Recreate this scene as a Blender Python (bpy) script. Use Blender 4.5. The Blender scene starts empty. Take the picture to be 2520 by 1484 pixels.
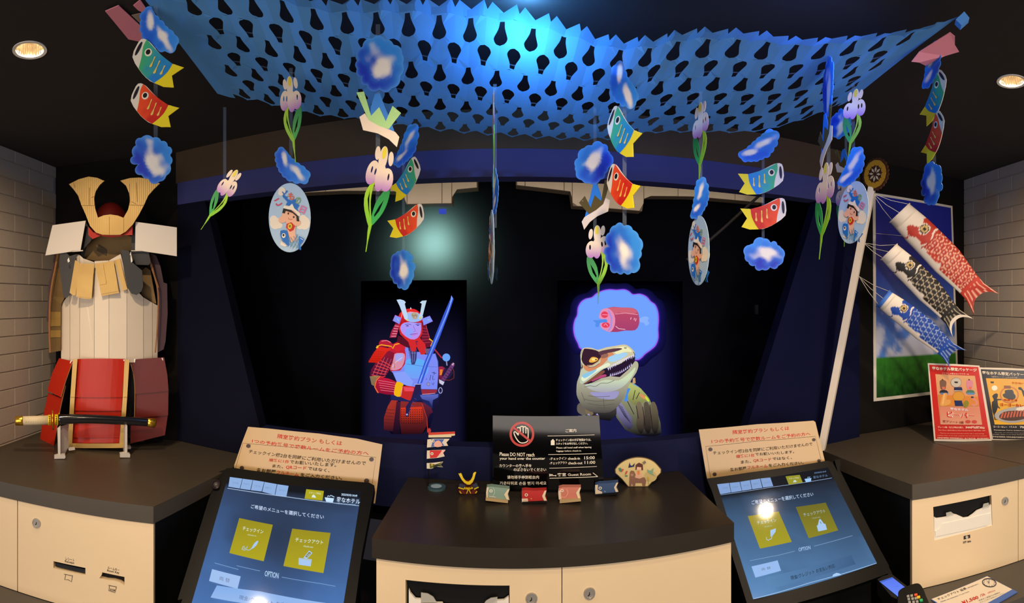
import bpy, math, random
from mathutils import Vector, Matrix, noise
from mathutils.geometry import tessellate_polygon
random.seed(7)
SC = bpy.context.scene
COL = SC.collection
V = Vector
EYE = V((0, 0, 1.55)); F = 1200.0
# ------------------------------------------------------------------ camera (phone panorama: cylindrical sweep)
cd = bpy.data.cameras.new('camera'); cam = bpy.data.objects.new('camera', cd); COL.objects.link(cam)
cam.location = EYE; cam.rotation_euler = (math.pi/2, 0, 0)
cd.type = 'PANO'; cd.panorama_type = 'CENTRAL_CYLINDRICAL'
cd.central_cylindrical_range_u_min = -1260/F; cd.central_cylindrical_range_u_max = 1260/F
cd.central_cylindrical_range_v_min = -742/F; cd.central_cylindrical_range_v_max = 742/F
cd.central_cylindrical_radius = 1.0
cd.clip_start = 0.02
SC.camera = cam
# ------------------------------------------------------------------ world, lights, exposure
w = bpy.data.worlds.new('world'); SC.world = w; w.use_nodes = True
w.node_tree.nodes['Background'].inputs[0].default_value = (0.55, 0.5, 0.6, 1)
w.node_tree.nodes['Background'].inputs[1].default_value = 0.03
vs = SC.view_settings
vs.view_transform = 'Standard'; vs.look = 'None'; vs.gamma = 1; vs.use_curve_mapping = False
vs.exposure = 0.0
def light(name, typ, loc, energy, color, target=None, **kw):
    l = bpy.data.lights.new(name, typ); l.energy = energy; l.color = color
    for k, v in kw.items(): setattr(l, k, v)
    o = bpy.data.objects.new(name, l); COL.objects.link(o); o.location = loc
    if target is not None:
        o.rotation_euler = (V(target) - V(loc)).to_track_quat('-Z', 'Y').to_euler()
    return o
WARM = (1.0, 0.76, 0.50)
# added broad fill behind the viewer, then the ceiling lights of the lobby above
light('added_lobby_fill', 'AREA', (0.1, -1.9, 1.05), 62, (1.0, 0.88, 0.80), (0.1, 1.0, 1.5), shape='RECTANGLE', size=3.4, size_y=1.5)
light('overhead_spot_centre', 'SPOT', (0.15, 0.1, 2.12), 66, WARM, (0.15, 0.9, 0.7), spot_size=1.9, spot_blend=0.7, shadow_soft_size=0.05)
light('overhead_spot_left', 'SPOT', (-0.75, 0.15, 2.12), 40, WARM, (-1.1, 0.8, 0.8), spot_size=1.5, spot_blend=0.8, shadow_soft_size=0.04)
light('overhead_spot_right', 'SPOT', (0.95, 0.15, 2.12), 44, WARM, (1.55, 0.9, 0.8), spot_size=1.5, spot_blend=0.8, shadow_soft_size=0.04)
# blue stage lamp at the ceiling above the paper net
light('blue_stage_lamp', 'POINT', (0.03, 0.93, 2.125), 6, (0.10, 0.42, 1.0), shadow_soft_size=0.02)
light('blue_stage_wash', 'SPOT', (0.45, 0.6, 2.11), 9, (0.16, 0.28, 1.0), (0.85, 1.5, 1.98), spot_size=2.0, spot_blend=1.0, shadow_soft_size=0.05)
light('added_box_fill', 'AREA', (0.05, 1.60, 2.07), .45, (1.0, .85, .65), (0.05, 1.86, 1.99), shape='RECTANGLE', size=2.1, size_y=.02)  # added light, only brightens the cream reflection strip
# added teal spot, stands in for a lamp reflected in the glass
light('teal_reflection_spot', 'SPOT', (-0.33, 1.925, 1.80), 75, (0.52, 1.0, 0.55), (-0.335, 2.05, 1.79), spot_size=2.7, spot_blend=1.0, shadow_soft_size=0.02)

# ------------------------------------------------------------------ helpers
def lin(c):
    if isinstance(c, str):
        c = c.lstrip('#'); c = [int(c[i:i+2], 16)/255 for i in (0, 2, 4)]
    return tuple((x/12.92 if x <= .04045 else ((x+.055)/1.055)**2.4) for x in c[:3])
def mixc(a, b, t):
    t = max(0, min(1, t)); return tuple(a[i]*(1-t)+b[i]*t for i in range(3))
def sst(a, b, x):
    t = max(0, min(1, (x-a)/(b-a))); return t*t*(3-2*t)
def ray(px, py):
    a = (px-1260)/F; return V((math.sin(a), math.cos(a), (742-py)/F))
def atz(px, py, z):
    r = ray(px, py); t = (z-EYE.z)/r.z; return EYE + r*t
def atd(px, py, d): return EYE + ray(px, py)*d
class Plane:
    def __init__(s, o, n): s.o = V(o); s.n = V(n).normalized()
    def P(s, px, py, off=0):
        r = ray(px, py); t = (s.o + s.n*off - EYE).dot(s.n)/r.dot(s.n); return EYE + r*t
def vplane(p, q):      # vertical plane through two ground points, normal to viewer
    d = V((q[0]-p[0], q[1]-p[1], 0)).normalized(); n = V((d.y, -d.x, 0)); o = V((p[0], p[1], 0))
    if (V((0, 0, 0))-o).dot(n) < 0: n = -n
    return Plane(o, n)
def ZM(x0, y0, s): return lambda pts: [(x0+x/s, y0+y/s) for x, y in pts]
def smooth(pts, n=4):
    m = len(pts); out = []
    for i in range(m):
        p0, p1, p2, p3 = (V(pts[(i+k-1) % m]) for k in range(4))
        for j in range(n):
            t = j/n
            out.append(tuple(0.5*((2*p1)+(p2-p0)*t+(2*p0-5*p1+4*p2-p3)*t*t+(3*p1-p0-3*p2+p3)*t**3)))
    return out
def smo(pts, n=4):
    m = len(pts); out = []
    for i in range(m-1):
        p0 = V(pts[max(i-1, 0)]); p1 = V(pts[i]); p2 = V(pts[i+1]); p3 = V(pts[min(i+2, m-1)])
        for j in range(n):
            t = j/n
            out.append(tuple(0.5*((2*p1)+(p2-p0)*t+(2*p0-5*p1+4*p2-p3)*t*t+(3*p1-p0-3*p2+p3)*t**3)))
    out.append(tuple(pts[-1])); return out
def ell(cx, cy, rx, ry, rot=0, n=24):
    c, s = math.cos(math.radians(rot)), math.sin(math.radians(rot)); o = []
    for i in range(n):
        a = 2*math.pi*i/n; x = rx*math.cos(a); y = ry*math.sin(a); o.append((cx+x*c-y*s, cy+x*s+y*c))
    return o
def stroke(pts, w):
    L = []; R = []
    for i, p in enumerate(pts):
        a = V(pts[max(i-1, 0)]); b = V(pts[min(i+1, len(pts)-1)]); d = (b-a)
        if d.length == 0: d = V((1, 0))
        d.normalize(); n = V((-d.y, d.x))*(w/2)
        L.append((p[0]+n.x, p[1]+n.y)); R.append((p[0]-n.x, p[1]-n.y))
    return L+R[::-1]
def rect(x0, y0, x1, y1): return [(x0, y0), (x1, y0), (x1, y1), (x0, y1)]

# ---- materials
MATS = {}
def principled(name):
    m = bpy.data.materials.new(name); m.use_nodes = True; MATS[name] = m
    return m, m.node_tree.nodes, m.node_tree.links, m.node_tree.nodes['Principled BSDF']
def pm(name, col, rough=.6, metal=0, var=.06, nscale=30, bump=0, spec=.5, coat=0, bdist=.002):
    m, N, L, b = principled(name)
    tc = N.new('ShaderNodeTexCoord'); nz = N.new('ShaderNodeTexNoise'); nz.inputs['Scale'].default_value = nscale; nz.inputs['Detail'].default_value = 3
    L.new(tc.outputs['Object'], nz.inputs['Vector'])
    mx = N.new('ShaderNodeMix'); mx.data_type = 'RGBA'; c = lin(col)
    mx.inputs[6].default_value = (*[x*(1-var) for x in c], 1); mx.inputs[7].default_value = (*[min(1, x*(1+var)) for x in c], 1)
    L.new(nz.outputs['Fac'], mx.inputs[0]); L.new(mx.outputs[2], b.inputs['Base Color'])
    b.inputs['Roughness'].default_value = rough; b.inputs['Metallic'].default_value = metal
    b.inputs['Specular IOR Level'].default_value = spec; b.inputs['Coat Weight'].default_value = coat; b.inputs['Coat Roughness'].default_value = .08
    if bump:
        bp = N.new('ShaderNodeBump'); bp.inputs['Strength'].default_value = bump; bp.inputs['Distance'].default_value = bdist
        L.new(nz.outputs['Fac'], bp.inputs['Height']); L.new(bp.outputs[0], b.inputs['Normal'])
    return m
def print_mat(name, rough=.6, spec=.4, coat=0, gain=1.0):
    m, N, L, b = principled(name)
    a = N.new('ShaderNodeAttribute'); a.attribute_name = 'Col'
    L.new(a.outputs['Color'], b.inputs['Base Color'])
    b.inputs['Roughness'].default_value = rough; b.inputs['Specular IOR Level'].default_value = spec; b.inputs['Coat Weight'].default_value = coat
    b.inputs['Coat Roughness'].default_value = .1
    return m
def emit_mat(name, strength=1.0, gloss=False):
    m, N, L, b = principled(name)
    a = N.new('ShaderNodeAttribute'); a.attribute_name = 'Col'
    b.inputs['Base Color'].default_value = (.004, .004, .005, 1) if gloss else (0, 0, 0, 1)
    b.inputs['Roughness'].default_value = .06 if gloss else .5
    b.inputs['Specular IOR Level'].default_value = .5 if gloss else 0.0
    L.new(a.outputs['Color'], b.inputs['Emission Color']); b.inputs['Emission Strength'].default_value = strength
    return m
PRINT = print_mat('printed_card', .55, .35)
PRINTG = print_mat('printed_glossy', .25, .5, .3)
INK = print_mat('printed_ink', .6, .3)
SCREEN = emit_mat('touch_screen', 1.0, True)
HOLO = emit_mat('hologram_light', 1.0, False)
BLACKWALL = pm('black_painted_wall', '#0f0c0a', .9, 0, .25, 60, .1, .15)
BROWNCEIL = pm('black_ceiling_paint', '#1c1713', .85, 0, .25, 80, .1)
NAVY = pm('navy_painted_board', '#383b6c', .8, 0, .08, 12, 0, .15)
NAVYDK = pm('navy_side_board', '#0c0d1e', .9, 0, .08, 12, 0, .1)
PITCH = pm('pitch_black_board', '#040405', .8, 0, .1, 10, 0, .08)
BLOCK = pm('painted_block', '#a3978a', .85, 0, .05, 90, .25, .25)
TOPM = pm('dark_laminate', '#40392f', .45, 0, .12, 14, .05, .5)
TOPG = pm('dark_laminate_polished', '#2c2721', .33, 0, .12, 10, .02, .2)
LEDGE = pm('dark_ledge_laminate', '#4a4641', .5, 0, .1, 14)
WHITE = pm('cream_white_laminate', '#dcd2c4', .45, 0, .02, 8)
CREAM = pm('cream_cabinet_laminate', '#dbc4a0', .45, 0, .02, 8)
WHITEP = pm('white_plastic', '#e0dcd2', .4, 0, .03, 20)
BLACKP = pm('black_plastic', '#070707', .45, 0, .1, 20, 0, .2)
BLACKG = pm('black_gloss_acrylic', '#060607', .06, 0, .1, 20)
STEEL = pm('brushed_steel', '#b8b2a8', .35, .8, .1, 60)
CHROME = pm('bright_reflector', '#e8dcc8', .15, 1, .05, 20)
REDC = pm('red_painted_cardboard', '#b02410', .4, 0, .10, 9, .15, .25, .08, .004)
REDD = pm('dark_and_shaded_red_cardboard', '#5e0f08', .5, 0, .12, 9, .15, .35, .05, .004)  # dark red parts, and the skirt plates darkened for shade
MAROON = pm('maroon_cardboard', '#3a1622', .6, 0, .15, 12)
GOLDB = pm('brass_fitting', '#d8ab3c', .25, .9, .15, 90, .4)
YELLOW = pm('yellow_enamel', '#e0c214', .35, .3, .1, 40)
SCAB = pm('black_lacquer', '#16161a', .18, 0, .1, 20, 0, .6, .5)
GRIP = pm('cream_grip_wrap', '#cdbb98', .6, 0, .06, 60, .3)
STANDM = pm('white_plastic_stand', '#c8c2bc', .35, 0, .03, 20)
PINKP = pm('pink_paper', '#e08a9a', .7, 0, .04, 20)
CORRUG = pm('corrugated_edge', '#8a5c34', .8, 0, .4, 300, .4)
INNER = pm('bare_cardboard', '#7a6038', .8, 0, .12, 20)
BLKCARD = pm('black_cardboard', '#0d0d0f', .5, 0, .2, 15)
REFLCREAM = pm('cream_lobby_reflection', '#efdcc0', .6, 0, .05, 20)  # cream of the strip built for the lobby reflection
STRING = pm('white_string', '#d8d2c6', .7)
BASEW = pm('pale_wood', '#b39a6e', .6, 0, .1, 40)
KEYM = pm('grey_key', '#8a8a86', .5)
def goldcard():
    m, N, L, b = principled('gold_cardboard')
    tc = N.new('ShaderNodeTexCoord'); wv = N.new('ShaderNodeTexWave'); wv.inputs['Scale'].default_value = 55; wv.inputs['Distortion'].default_value = .6
    wv.bands_direction = 'X'; L.new(tc.outputs['Object'], wv.inputs['Vector'])
    nz = N.new('ShaderNodeTexNoise'); nz.inputs['Scale'].default_value = 9; L.new(tc.outputs['Object'], nz.inputs['Vector'])
    mx = N.new('ShaderNodeMix'); mx.data_type = 'RGBA'; mx.inputs[6].default_value = (*lin('#a88340'), 1); mx.inputs[7].default_value = (*lin('#d0ac62'), 1)
    L.new(nz.outputs['Fac'], mx.inputs[0]); L.new(mx.outputs[2], b.inputs['Base Color'])
    bp = N.new('ShaderNodeBump'); bp.inputs['Strength'].default_value = .12; bp.inputs['Distance'].default_value = .002
    L.new(wv.outputs['Fac'], bp.inputs['Height']); L.new(bp.outputs[0], b.inputs['Normal'])
    b.inputs['Roughness'].default_value = .42; b.inputs['Metallic'].default_value = .25
    return m
GOLD = goldcard()
def paper():
    m, N, L, b = principled('blue_tissue_paper')
    out = N['Material Output']; tr = N.new('ShaderNodeBsdfTranslucent'); df = N.new('ShaderNodeBsdfDiffuse'); ms = N.new('ShaderNodeMixShader')
    tc = N.new('ShaderNodeTexCoord'); nz = N.new('ShaderNodeTexNoise'); nz.inputs['Scale'].default_value = 8; L.new(tc.outputs['Object'], nz.inputs['Vector'])
    mx = N.new('ShaderNodeMix'); mx.data_type = 'RGBA'; mx.inputs[6].default_value = (*lin('#62aefc'), 1); mx.inputs[7].default_value = (*lin('#78bcff'), 1)
    L.new(nz.outputs['Fac'], mx.inputs[0]); L.new(mx.outputs[2], df.inputs[0]); L.new(mx.outputs[2], tr.inputs[0])
    ms.inputs[0].default_value = .3; L.new(df.outputs[0], ms.inputs[1]); L.new(tr.outputs[0], ms.inputs[2]); L.new(ms.outputs[0], out.inputs[0])
    return m
PAPER = paper()
def clear_mat(name, col, alpha, rough=.1):
    m, N, L, b = principled(name); b.inputs['Base Color'].default_value = (*lin(col), 1); b.inputs['Alpha'].default_value = alpha
    b.inputs['Roughness'].default_value = rough; return m
RIBBON = clear_mat('clear_ribbon', '#9fb6d8', .06, .4)
CLEARP = clear_mat('clear_plastic_flap', '#d8d8d0', .4)

def wloc(o):
    p = V((0, 0, 0))
    while o is not None: p += o.location; o = o.parent
    return p
def setp(o, label=None, cat=None, kind=None, group=None):
    if label: o['label'] = label
    if cat: o['category'] = cat
    if kind: o['kind'] = kind
    if group: o['group'] = group
    return o
def thing(name, label, cat, loc, group=None):
    o = bpy.data.objects.new(name, None); COL.objects.link(o); o.location = loc; o.empty_display_size = .02
    return setp(o, label, cat, None, group)
class MB:
    def __init__(s): s.v = []; s.f = []; s.c = []; s.cur = (1, 1, 1)
    def col(s, c): s.cur = lin(c) if isinstance(c, str) else c; return s
    def add(s, vs, fs, cols=None):
        b = len(s.v); s.v += [tuple(p) for p in vs]; s.f += [tuple(i+b for i in f) for f in fs]
        s.c += (cols if cols else [s.cur]*len(vs)); return s
    def poly(s, pts, thick=None, cols=None, holes=None):
        """flat polygon of 3D points (with holes), pushed back by the vector thick"""
        loops = [[V(p) for p in pts]] + [[V(p) for p in h] for h in (holes or [])]
        flat = [p for l in loops for p in l]
        tris = tessellate_polygon(loops)
        s.add(flat, tris, cols)
        if thick is not None:
            t = V(thick); bk = [p+t for p in flat]; s.add(bk, [tuple(reversed(x)) for x in tris], cols)
            b = 0
            for l in loops:
                n = len(l); s.add(l+[p+t for p in l], [(i, (i+1) % n, (i+1) % n+n, i+n) for i in range(n)], (cols[b:b+n]*2) if cols else None); b += n
        return s
    def hex8(s, c): return s.add(c, [(0, 1, 2, 3), (7, 6, 5, 4), (0, 4, 5, 1), (1, 5, 6, 2), (2, 6, 7, 3), (3, 7, 4, 0)])
    def box(s, lo, hi):
        x0, y0, z0 = lo; x1, y1, z1 = hi
        return s.hex8([(x0, y0, z0), (x1, y0, z0), (x1, y1, z0), (x0, y1, z0), (x0, y0, z1), (x1, y0, z1), (x1, y1, z1), (x0, y1, z1)])
    def prism(s, foot, z0, z1): return s.poly([V((x, y, z1)) for x, y in foot], V((0, 0, z0-z1)))
    def tube(s, pts, r, n=8, cap=True):
        pts = [V(p) for p in pts]; m = len(pts); rs = r if isinstance(r, (list, tuple)) else [r]*m; vs = []; up = None
        for i, p in enumerate(pts):
            d = (pts[min(i+1, m-1)]-pts[max(i-1, 0)]).normalized()
            if up is None: up = V((0, 0, 1)) if abs(d.z) < .9 else V((1, 0, 0))
            a = d.cross(up).normalized(); up = a.cross(d).normalized()
            for k in range(n):
                t = 2*math.pi*k/n; vs.append(p+(a*math.cos(t)+up*math.sin(t))*rs[i])
        fs = [(i*n+k, i*n+(k+1) % n, (i+1)*n+(k+1) % n, (i+1)*n+k) for i in range(m-1) for k in range(n)]
        if cap: fs += [tuple(range(n))[::-1], tuple(range((m-1)*n, m*n))]
        return s.add(vs, fs)
    def build(s, name, mat, parent=None, label=None, cat=None, kind=None, group=None, smoothed=False, origin=None, bevel=0):
        vs = [V(p) for p in s.v]
        if parent is not None: base = wloc(parent)
        elif origin is not None: base = V(origin)
        else:
            lo = V([min(p[i] for p in vs) for i in range(3)]); hi = V([max(p[i] for p in vs) for i in range(3)])
            base = V(((lo.x+hi.x)/2, (lo.y+hi.y)/2, lo.z))
        me = bpy.data.meshes.new(name); me.from_pydata([tuple(p-base) for p in vs], [], s.f)
        ca = me.color_attributes.new('Col', 'FLOAT_COLOR', 'POINT')
        ca.data.foreach_set('color', [x for c in s.c for x in (c[0], c[1], c[2], 1.0)])
        if smoothed: me.polygons.foreach_set('use_smooth', [True]*len(me.polygons))
        me.materials.append(mat); me.update()
        o = bpy.data.objects.new(name, me); COL.objects.link(o)
        if parent is not None: o.parent = parent
        else: o.location = base
        if bevel:
            md = o.modifiers.new('bevel', 'BEVEL'); md.width = bevel; md.segments = 2; md.limit_method = 'ANGLE'
        return setp(o, label, cat, kind, group)
# flat artwork on a plane; points in photo pixels of the real plane
class Art(MB):
    def __init__(s, plane, zm=None, step=.00025, base=.0003, fx=None):
        super().__init__(); s.pl = plane; s.zm = zm; s.off = base; s.step = step; s.fx = fx
    def px(s, pts): return s.zm(pts) if s.zm else pts
    def shape(s, c, pts, smo_=0, grad=None, holes=None):
        if smo_: pts = smooth(pts, smo_)
        q = s.px(pts); P = [s.pl.P(x, y, s.off) for x, y in q]; s.off += s.step
        hs = None
        if holes: hs = [[s.pl.P(x, y, s.off-s.step) for x, y in s.px(h)] for h in holes]
        c = lin(c)
        if grad:     # (colour2, y0, y1[, axis])
            c2 = lin(grad[0]); ax = grad[3] if len(grad) > 3 else 1
            allp = list(pts)+[p for h in (holes or []) for p in h]
            cols = [mixc(c, c2, (p[ax]-grad[1])/(grad[2]-grad[1])) for p in allp]
        else: cols = [c]*(len(pts)+sum(len(h) for h in (holes or [])))
        s.poly(P, None, cols, hs); return s
    def line(s, c, pts, w, sm=0): return s.shape(c, stroke(smo(pts, sm) if sm else pts, w))
    def text(s, c, body, tl, tr, bl, bold=0.0, keep=True):
        tl, tr, bl = s.px([tl, tr, bl]); s.col(c)
        add_text(s, body, s.pl.P(*tl, s.off), s.pl.P(*tr, s.off), s.pl.P(*bl, s.off), bold); s.off += s.step*.5; return s
TCACHE = {}
def text_mesh(body, bold):
    k = (body, bold)
    if k in TCACHE: return TCACHE[k]
    cu = bpy.data.curves.new('t', 'FONT'); cu.body = body; cu.resolution_u = 2; cu.fill_mode = 'FRONT'; cu.offset = bold
    o = bpy.data.objects.new('t', cu); COL.objects.link(o); bpy.context.view_layer.update()
    me = bpy.data.meshes.new_from_object(o.evaluated_get(bpy.context.evaluated_depsgraph_get()))
    vs = [(v.co.x, v.co.y) for v in me.vertices]; fs = [tuple(p.vertices) for p in me.polygons]
    bpy.data.objects.remove(o); bpy.data.curves.remove(cu); bpy.data.meshes.remove(me)
    TCACHE[k] = (vs, fs); return TCACHE[k]
def add_text(mb, body, TL, TR, BL, bold=0.0):
    vs, fs = text_mesh(body, bold)
    if not vs: return
    x0 = min(v[0] for v in vs); x1 = max(v[0] for v in vs); y0 = min(v[1] for v in vs); y1 = max(v[1] for v in vs)
    R = TR-TL; D = BL-TL
    mb.add([TL+R*((x-x0)/(x1-x0))+D*((y1-y)/(y1-y0)) for x, y in vs], fs)

# ================================================================== THE SETTING
HC = 2.143; CT = 1.0; TT = 0.046          # ceiling height, counter top, worktop thickness
FY = 1.50                                  # plane of the display wall
WL0 = V((-1.736, 1.278, 0)); WLd = V((.13, -.357, 0)).normalized()
WR0 = V((1.907, 1.429, 0)); WRd = V((-.135, -.413, 0)).normalized()
mb = MB(); mb.box((-3.2, -2.6, -.05), (3.2, 2.8, 0)); mb.build('floor', pm('dark_floor_vinyl', '#2b2622', .5), kind='structure')
# ceiling with round cut-outs for the two downlights
DL = [atz(73, 123, HC), atz(2490, 200, HC)]; RD = .034
mb = MB(); hs = [[(p.x+RD*math.cos(a*math.pi/12), p.y+RD*math.sin(a*math.pi/12), HC) for a in range(24)] for p in DL]
mb.poly([(-3.2, -2.6, HC), (3.2, -2.6, HC), (3.2, 2.8, HC), (-3.2, 2.8, HC)], V((0, 0, .012)), None, hs); mb.build('ceiling', BROWNCEIL, kind='structure')
def wall_slab(a, b, z0, z1, th, away):
    n = V((b[1]-a[1], a[0]-b[0], 0)).normalized()
    if n.dot(V((away[0], away[1], 0))) < 0: n = -n
    A = V((a[0], a[1], 0)); B = V((b[0], b[1], 0)); m = MB()
    m.prism([(A.x, A.y), (B.x, B.y), (B.x+n.x*th, B.y+n.y*th), (A.x+n.x*th, A.y+n.y*th)], z0, z1); return m
def block_wall(name, o, d, length, away, phase):
    e = o+d*length
    m = wall_slab((o.x, o.y), (e.x, e.y), 0, HC, .12, away); W = m.build(name, BLOCK, kind='structure', origin=(0, 0, 0))
    n = V((d.y, -d.x, 0));
    if n.dot(V((away[0], away[1], 0))) > 0: n = -n
    bl, bh, g, th = .186, .068, .0035, .004
    cache = {}
    def bmesh_(l, h):
        k = (round(l, 4), round(h, 4))
        if k not in cache:
            me = bpy.data.meshes.new('brick'); ch = .0015
            fr = [(ch, -th, ch), (l-ch, -th, ch), (l-ch, -th, h-ch), (ch, -th, h-ch)]; bk = [(0, 0, 0), (l, 0, 0), (l, 0, h), (0, 0, h)]
            me.from_pydata(fr+bk, [], [(0, 1, 2, 3), (0, 4, 5, 1), (1, 5, 6, 2), (2, 6, 7, 3), (3, 7, 4, 0)]); me.materials.append(BLOCK); cache[k] = me
        return cache[k]
    ang = math.atan2(d.y, d.x); flip = V((math.sin(ang), -math.cos(ang), 0)).dot(n) < 0
    z = HC-.047; i = 0
    while z > .9:
        h = bh-g if i else HC-z-.001
        x = -((i % 2)*bl/2+phase)
        while x < length:
            a = max(x, .001); b = min(x+bl-g, length)
            if b-a > .02:
                me = bmesh_(b-a, h); ob = bpy.data.objects.new('brick', me); COL.objects.link(ob); ob.parent = W
                if not flip: ob.location = o+d*a+V((0, 0, z)); ob.rotation_euler = (0, 0, ang)
                else: ob.location = o+d*b+V((0, 0, z)); ob.rotation_euler = (0, 0, ang+math.pi)
            x += bl
        z -= bh; i += 1
    return W
block_wall('wall_left', WL0, WLd, .80, (-1, 0), .075)
block_wall('wall_right', WR0, WRd, .85, (1, 0), .1)
LB = V((-1.225, FY+.005, 0)); RB = V((1.295, FY+.045, 0))
m = wall_slab((WL0.x, WL0.y), (LB.x, LB.y), 0, HC, .1, (0, 1)); m.build('wall_back_left', BLACKWALL, kind='structure')
m = wall_slab((RB.x, RB.y), (WR0.x, WR0.y), 0, HC, .1, (0, 1)); m.build('wall_back_right', BLACKWALL, kind='structure')
BACKR = vplane((RB.x, RB.y), (WR0.x, WR0.y))
FP = Plane((0, FY, 0), (0, -1, 0))
# display wall: upper black strip, navy header, two navy slanted cheeks, blue riser
ZB1 = 1.55+.313*FY; ZB0 = 1.55+.2555*FY; ZR = 1.55-.298*FY
mb = MB(); mb.box((-1.25, FY, ZB1), (1.30, FY+.06, HC)); mb.build('wall_back', pm('brown_black_wall', '#3c2c18', .85, 0, .15, 40), kind='structure', origin=(0, FY, ZB1))
mb = MB(); mb.poly([(-1.225, FY-.004, ZB1), (1.295, FY-.004, ZB1), (1.295, FY-.004, ZB0), (-1.225, FY-.004, ZB0)], V((0, .064, 0))); mb.build('trim_1', NAVY, kind='structure')
tl = FP.P(505, 470); bl_ = FP.P(640, 1100)
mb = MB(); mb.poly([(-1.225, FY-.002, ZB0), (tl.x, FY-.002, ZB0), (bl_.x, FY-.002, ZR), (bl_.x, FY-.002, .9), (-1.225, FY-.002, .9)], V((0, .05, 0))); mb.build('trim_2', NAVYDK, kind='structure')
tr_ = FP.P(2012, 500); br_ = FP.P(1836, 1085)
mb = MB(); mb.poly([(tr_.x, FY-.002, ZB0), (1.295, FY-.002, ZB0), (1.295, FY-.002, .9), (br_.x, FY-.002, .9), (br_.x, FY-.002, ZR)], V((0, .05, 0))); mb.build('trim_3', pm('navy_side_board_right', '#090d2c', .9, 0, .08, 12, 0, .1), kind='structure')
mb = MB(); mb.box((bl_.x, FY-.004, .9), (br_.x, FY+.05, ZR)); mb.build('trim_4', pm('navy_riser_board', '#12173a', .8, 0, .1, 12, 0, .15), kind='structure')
# inside the display box
mb = MB(); mb.box((-1.3, 2.05, .85), (1.4, 2.09, HC-.02)); mb.build('wall_display_back', pm('navy_black_back', '#0c0c14', .9, 0, .2, 4, 0, .05), kind='structure')
mb = MB(); mb.box((-1.3, FY+.05, .85), (-1.27, 2.05, HC-.02)); mb.build('wall_display_left', PITCH, kind='structure')
mb = MB(); mb.box((1.37, FY+.05, .85), (1.40, 2.05, HC-.02)); mb.build('wall_display_right', PITCH, kind='structure')
mb = MB(); mb.box((-1.3, FY+.05, .83), (1.4, 2.05, .85)); mb.build('floor_display', PITCH, kind='structure')
# lobby reflection in the glass, built as a solid cream strip in pieces
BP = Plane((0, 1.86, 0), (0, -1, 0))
refl_mb = MB(); zt = 2.10
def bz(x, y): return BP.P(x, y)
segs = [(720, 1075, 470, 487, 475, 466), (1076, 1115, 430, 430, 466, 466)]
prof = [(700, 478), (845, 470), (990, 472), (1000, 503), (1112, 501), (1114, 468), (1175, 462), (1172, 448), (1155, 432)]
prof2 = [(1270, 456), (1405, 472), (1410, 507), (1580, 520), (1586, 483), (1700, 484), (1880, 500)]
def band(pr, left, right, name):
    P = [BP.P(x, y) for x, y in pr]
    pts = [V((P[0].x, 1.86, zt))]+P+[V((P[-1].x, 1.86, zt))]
    m = MB(); m.poly(pts, V((0, .06, 0))); return m.build(name, pm(name+'_reflected_joint', '#8a7862', .7), kind='structure'), P
def reflection_pieces(P, parent, edges, label=None):
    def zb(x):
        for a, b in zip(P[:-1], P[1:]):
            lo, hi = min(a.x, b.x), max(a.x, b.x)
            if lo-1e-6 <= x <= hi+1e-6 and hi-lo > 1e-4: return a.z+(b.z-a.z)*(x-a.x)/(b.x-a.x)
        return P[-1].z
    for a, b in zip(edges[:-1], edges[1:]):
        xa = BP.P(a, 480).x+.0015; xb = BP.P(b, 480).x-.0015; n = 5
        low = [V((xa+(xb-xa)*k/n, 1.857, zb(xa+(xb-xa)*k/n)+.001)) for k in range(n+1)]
        m = MB(); m.poly([V((xa, 1.857, zt))]+low+[V((xb, 1.857, zt))], V((0, .004, 0))); m.build('reflection_piece', REFLCREAM, parent)
W5, P5 = band(prof[:7], 0, 0, 'trim_reflection_left'); reflection_pieces(P5, W5, [702, 742, 802, 905, 960, 1002, 1088, 1112, 1174])
W6, P6 = band(prof2, 0, 0, 'trim_reflection_right'); reflection_pieces(P6, W6, [1272, 1292, 1388, 1408, 1470, 1530, 1584, 1668, 1735, 1808, 1878])

# ================================================================== COUNTERS
A0 = V((-.877, .970, 0)); Ad = V((-.758, -.414, 0)).normalized()
B0 = V((1.071, .998, 0)); Bd = V((.645, -.327, 0)).normalized()
PLF = vplane((A0.x, A0.y), (A0.x+Ad.x, A0.y+Ad.y)); PRF = vplane((B0.x, B0.y), (B0.x+Bd.x, B0.y+Bd.y)); PCF = Plane((0, 1.087, 0), (0, -1, 0))
CX0, CX1, CY = -.322, .533, 1.087
Lend = (-1.503, .628); Rend = (1.668, .696)
def worktop(foot, mat, label, z1=CT, th=TT):
    m = MB(); m.prism(foot, z1-th, z1); return m.build('worktop', mat, None, label, 'counter', bevel=.0015)
worktop([(A0.x, A0.y), Lend, (WL0.x+.004, WL0.y-.004), (LB.x, LB.y-.012), (-.877, FY-.01)], TOPM, 'dark grey worktop that carries the cardboard armour and the sword')
worktop([(CX0, CY), (CX1, CY), (CX1, FY-.008), (CX0, FY-.008)], TOPG, 'dark glossy worktop between the two check-in screens')
worktop([(B0.x, B0.y), (1.428, B0.y+Bd.y/Bd.x*(1.428-B0.x)), (1.441, 1.222), (1.56, 1.482), (RB.x, RB.y-.012), (1.071, FY-.01)], TOPM, 'dark grey worktop under the foot of the white pole')
worktop([(1.431, B0.y+Bd.y/Bd.x*(1.431-B0.x)), Rend, (WR0.x-.006, WR0.y-.01), (1.563, 1.482), (1.444, 1.222)], TOPM, 'dark grey worktop slab under the red and black snack signs')
ZC0 = .68
def cabinet(name, label, foot, plane, doors, side_back):
    e = thing(name, label, 'cabinet', (foot[0][0], foot[0][1], 0))
    m = MB(); m.prism(side_back, 0.0, CT-TT-.001); m.build('body', BLACKP, e)
    return e
def inset(p, plane, d): return (p[0]-plane.n.x*d, p[1]-plane.n.y*d)
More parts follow.
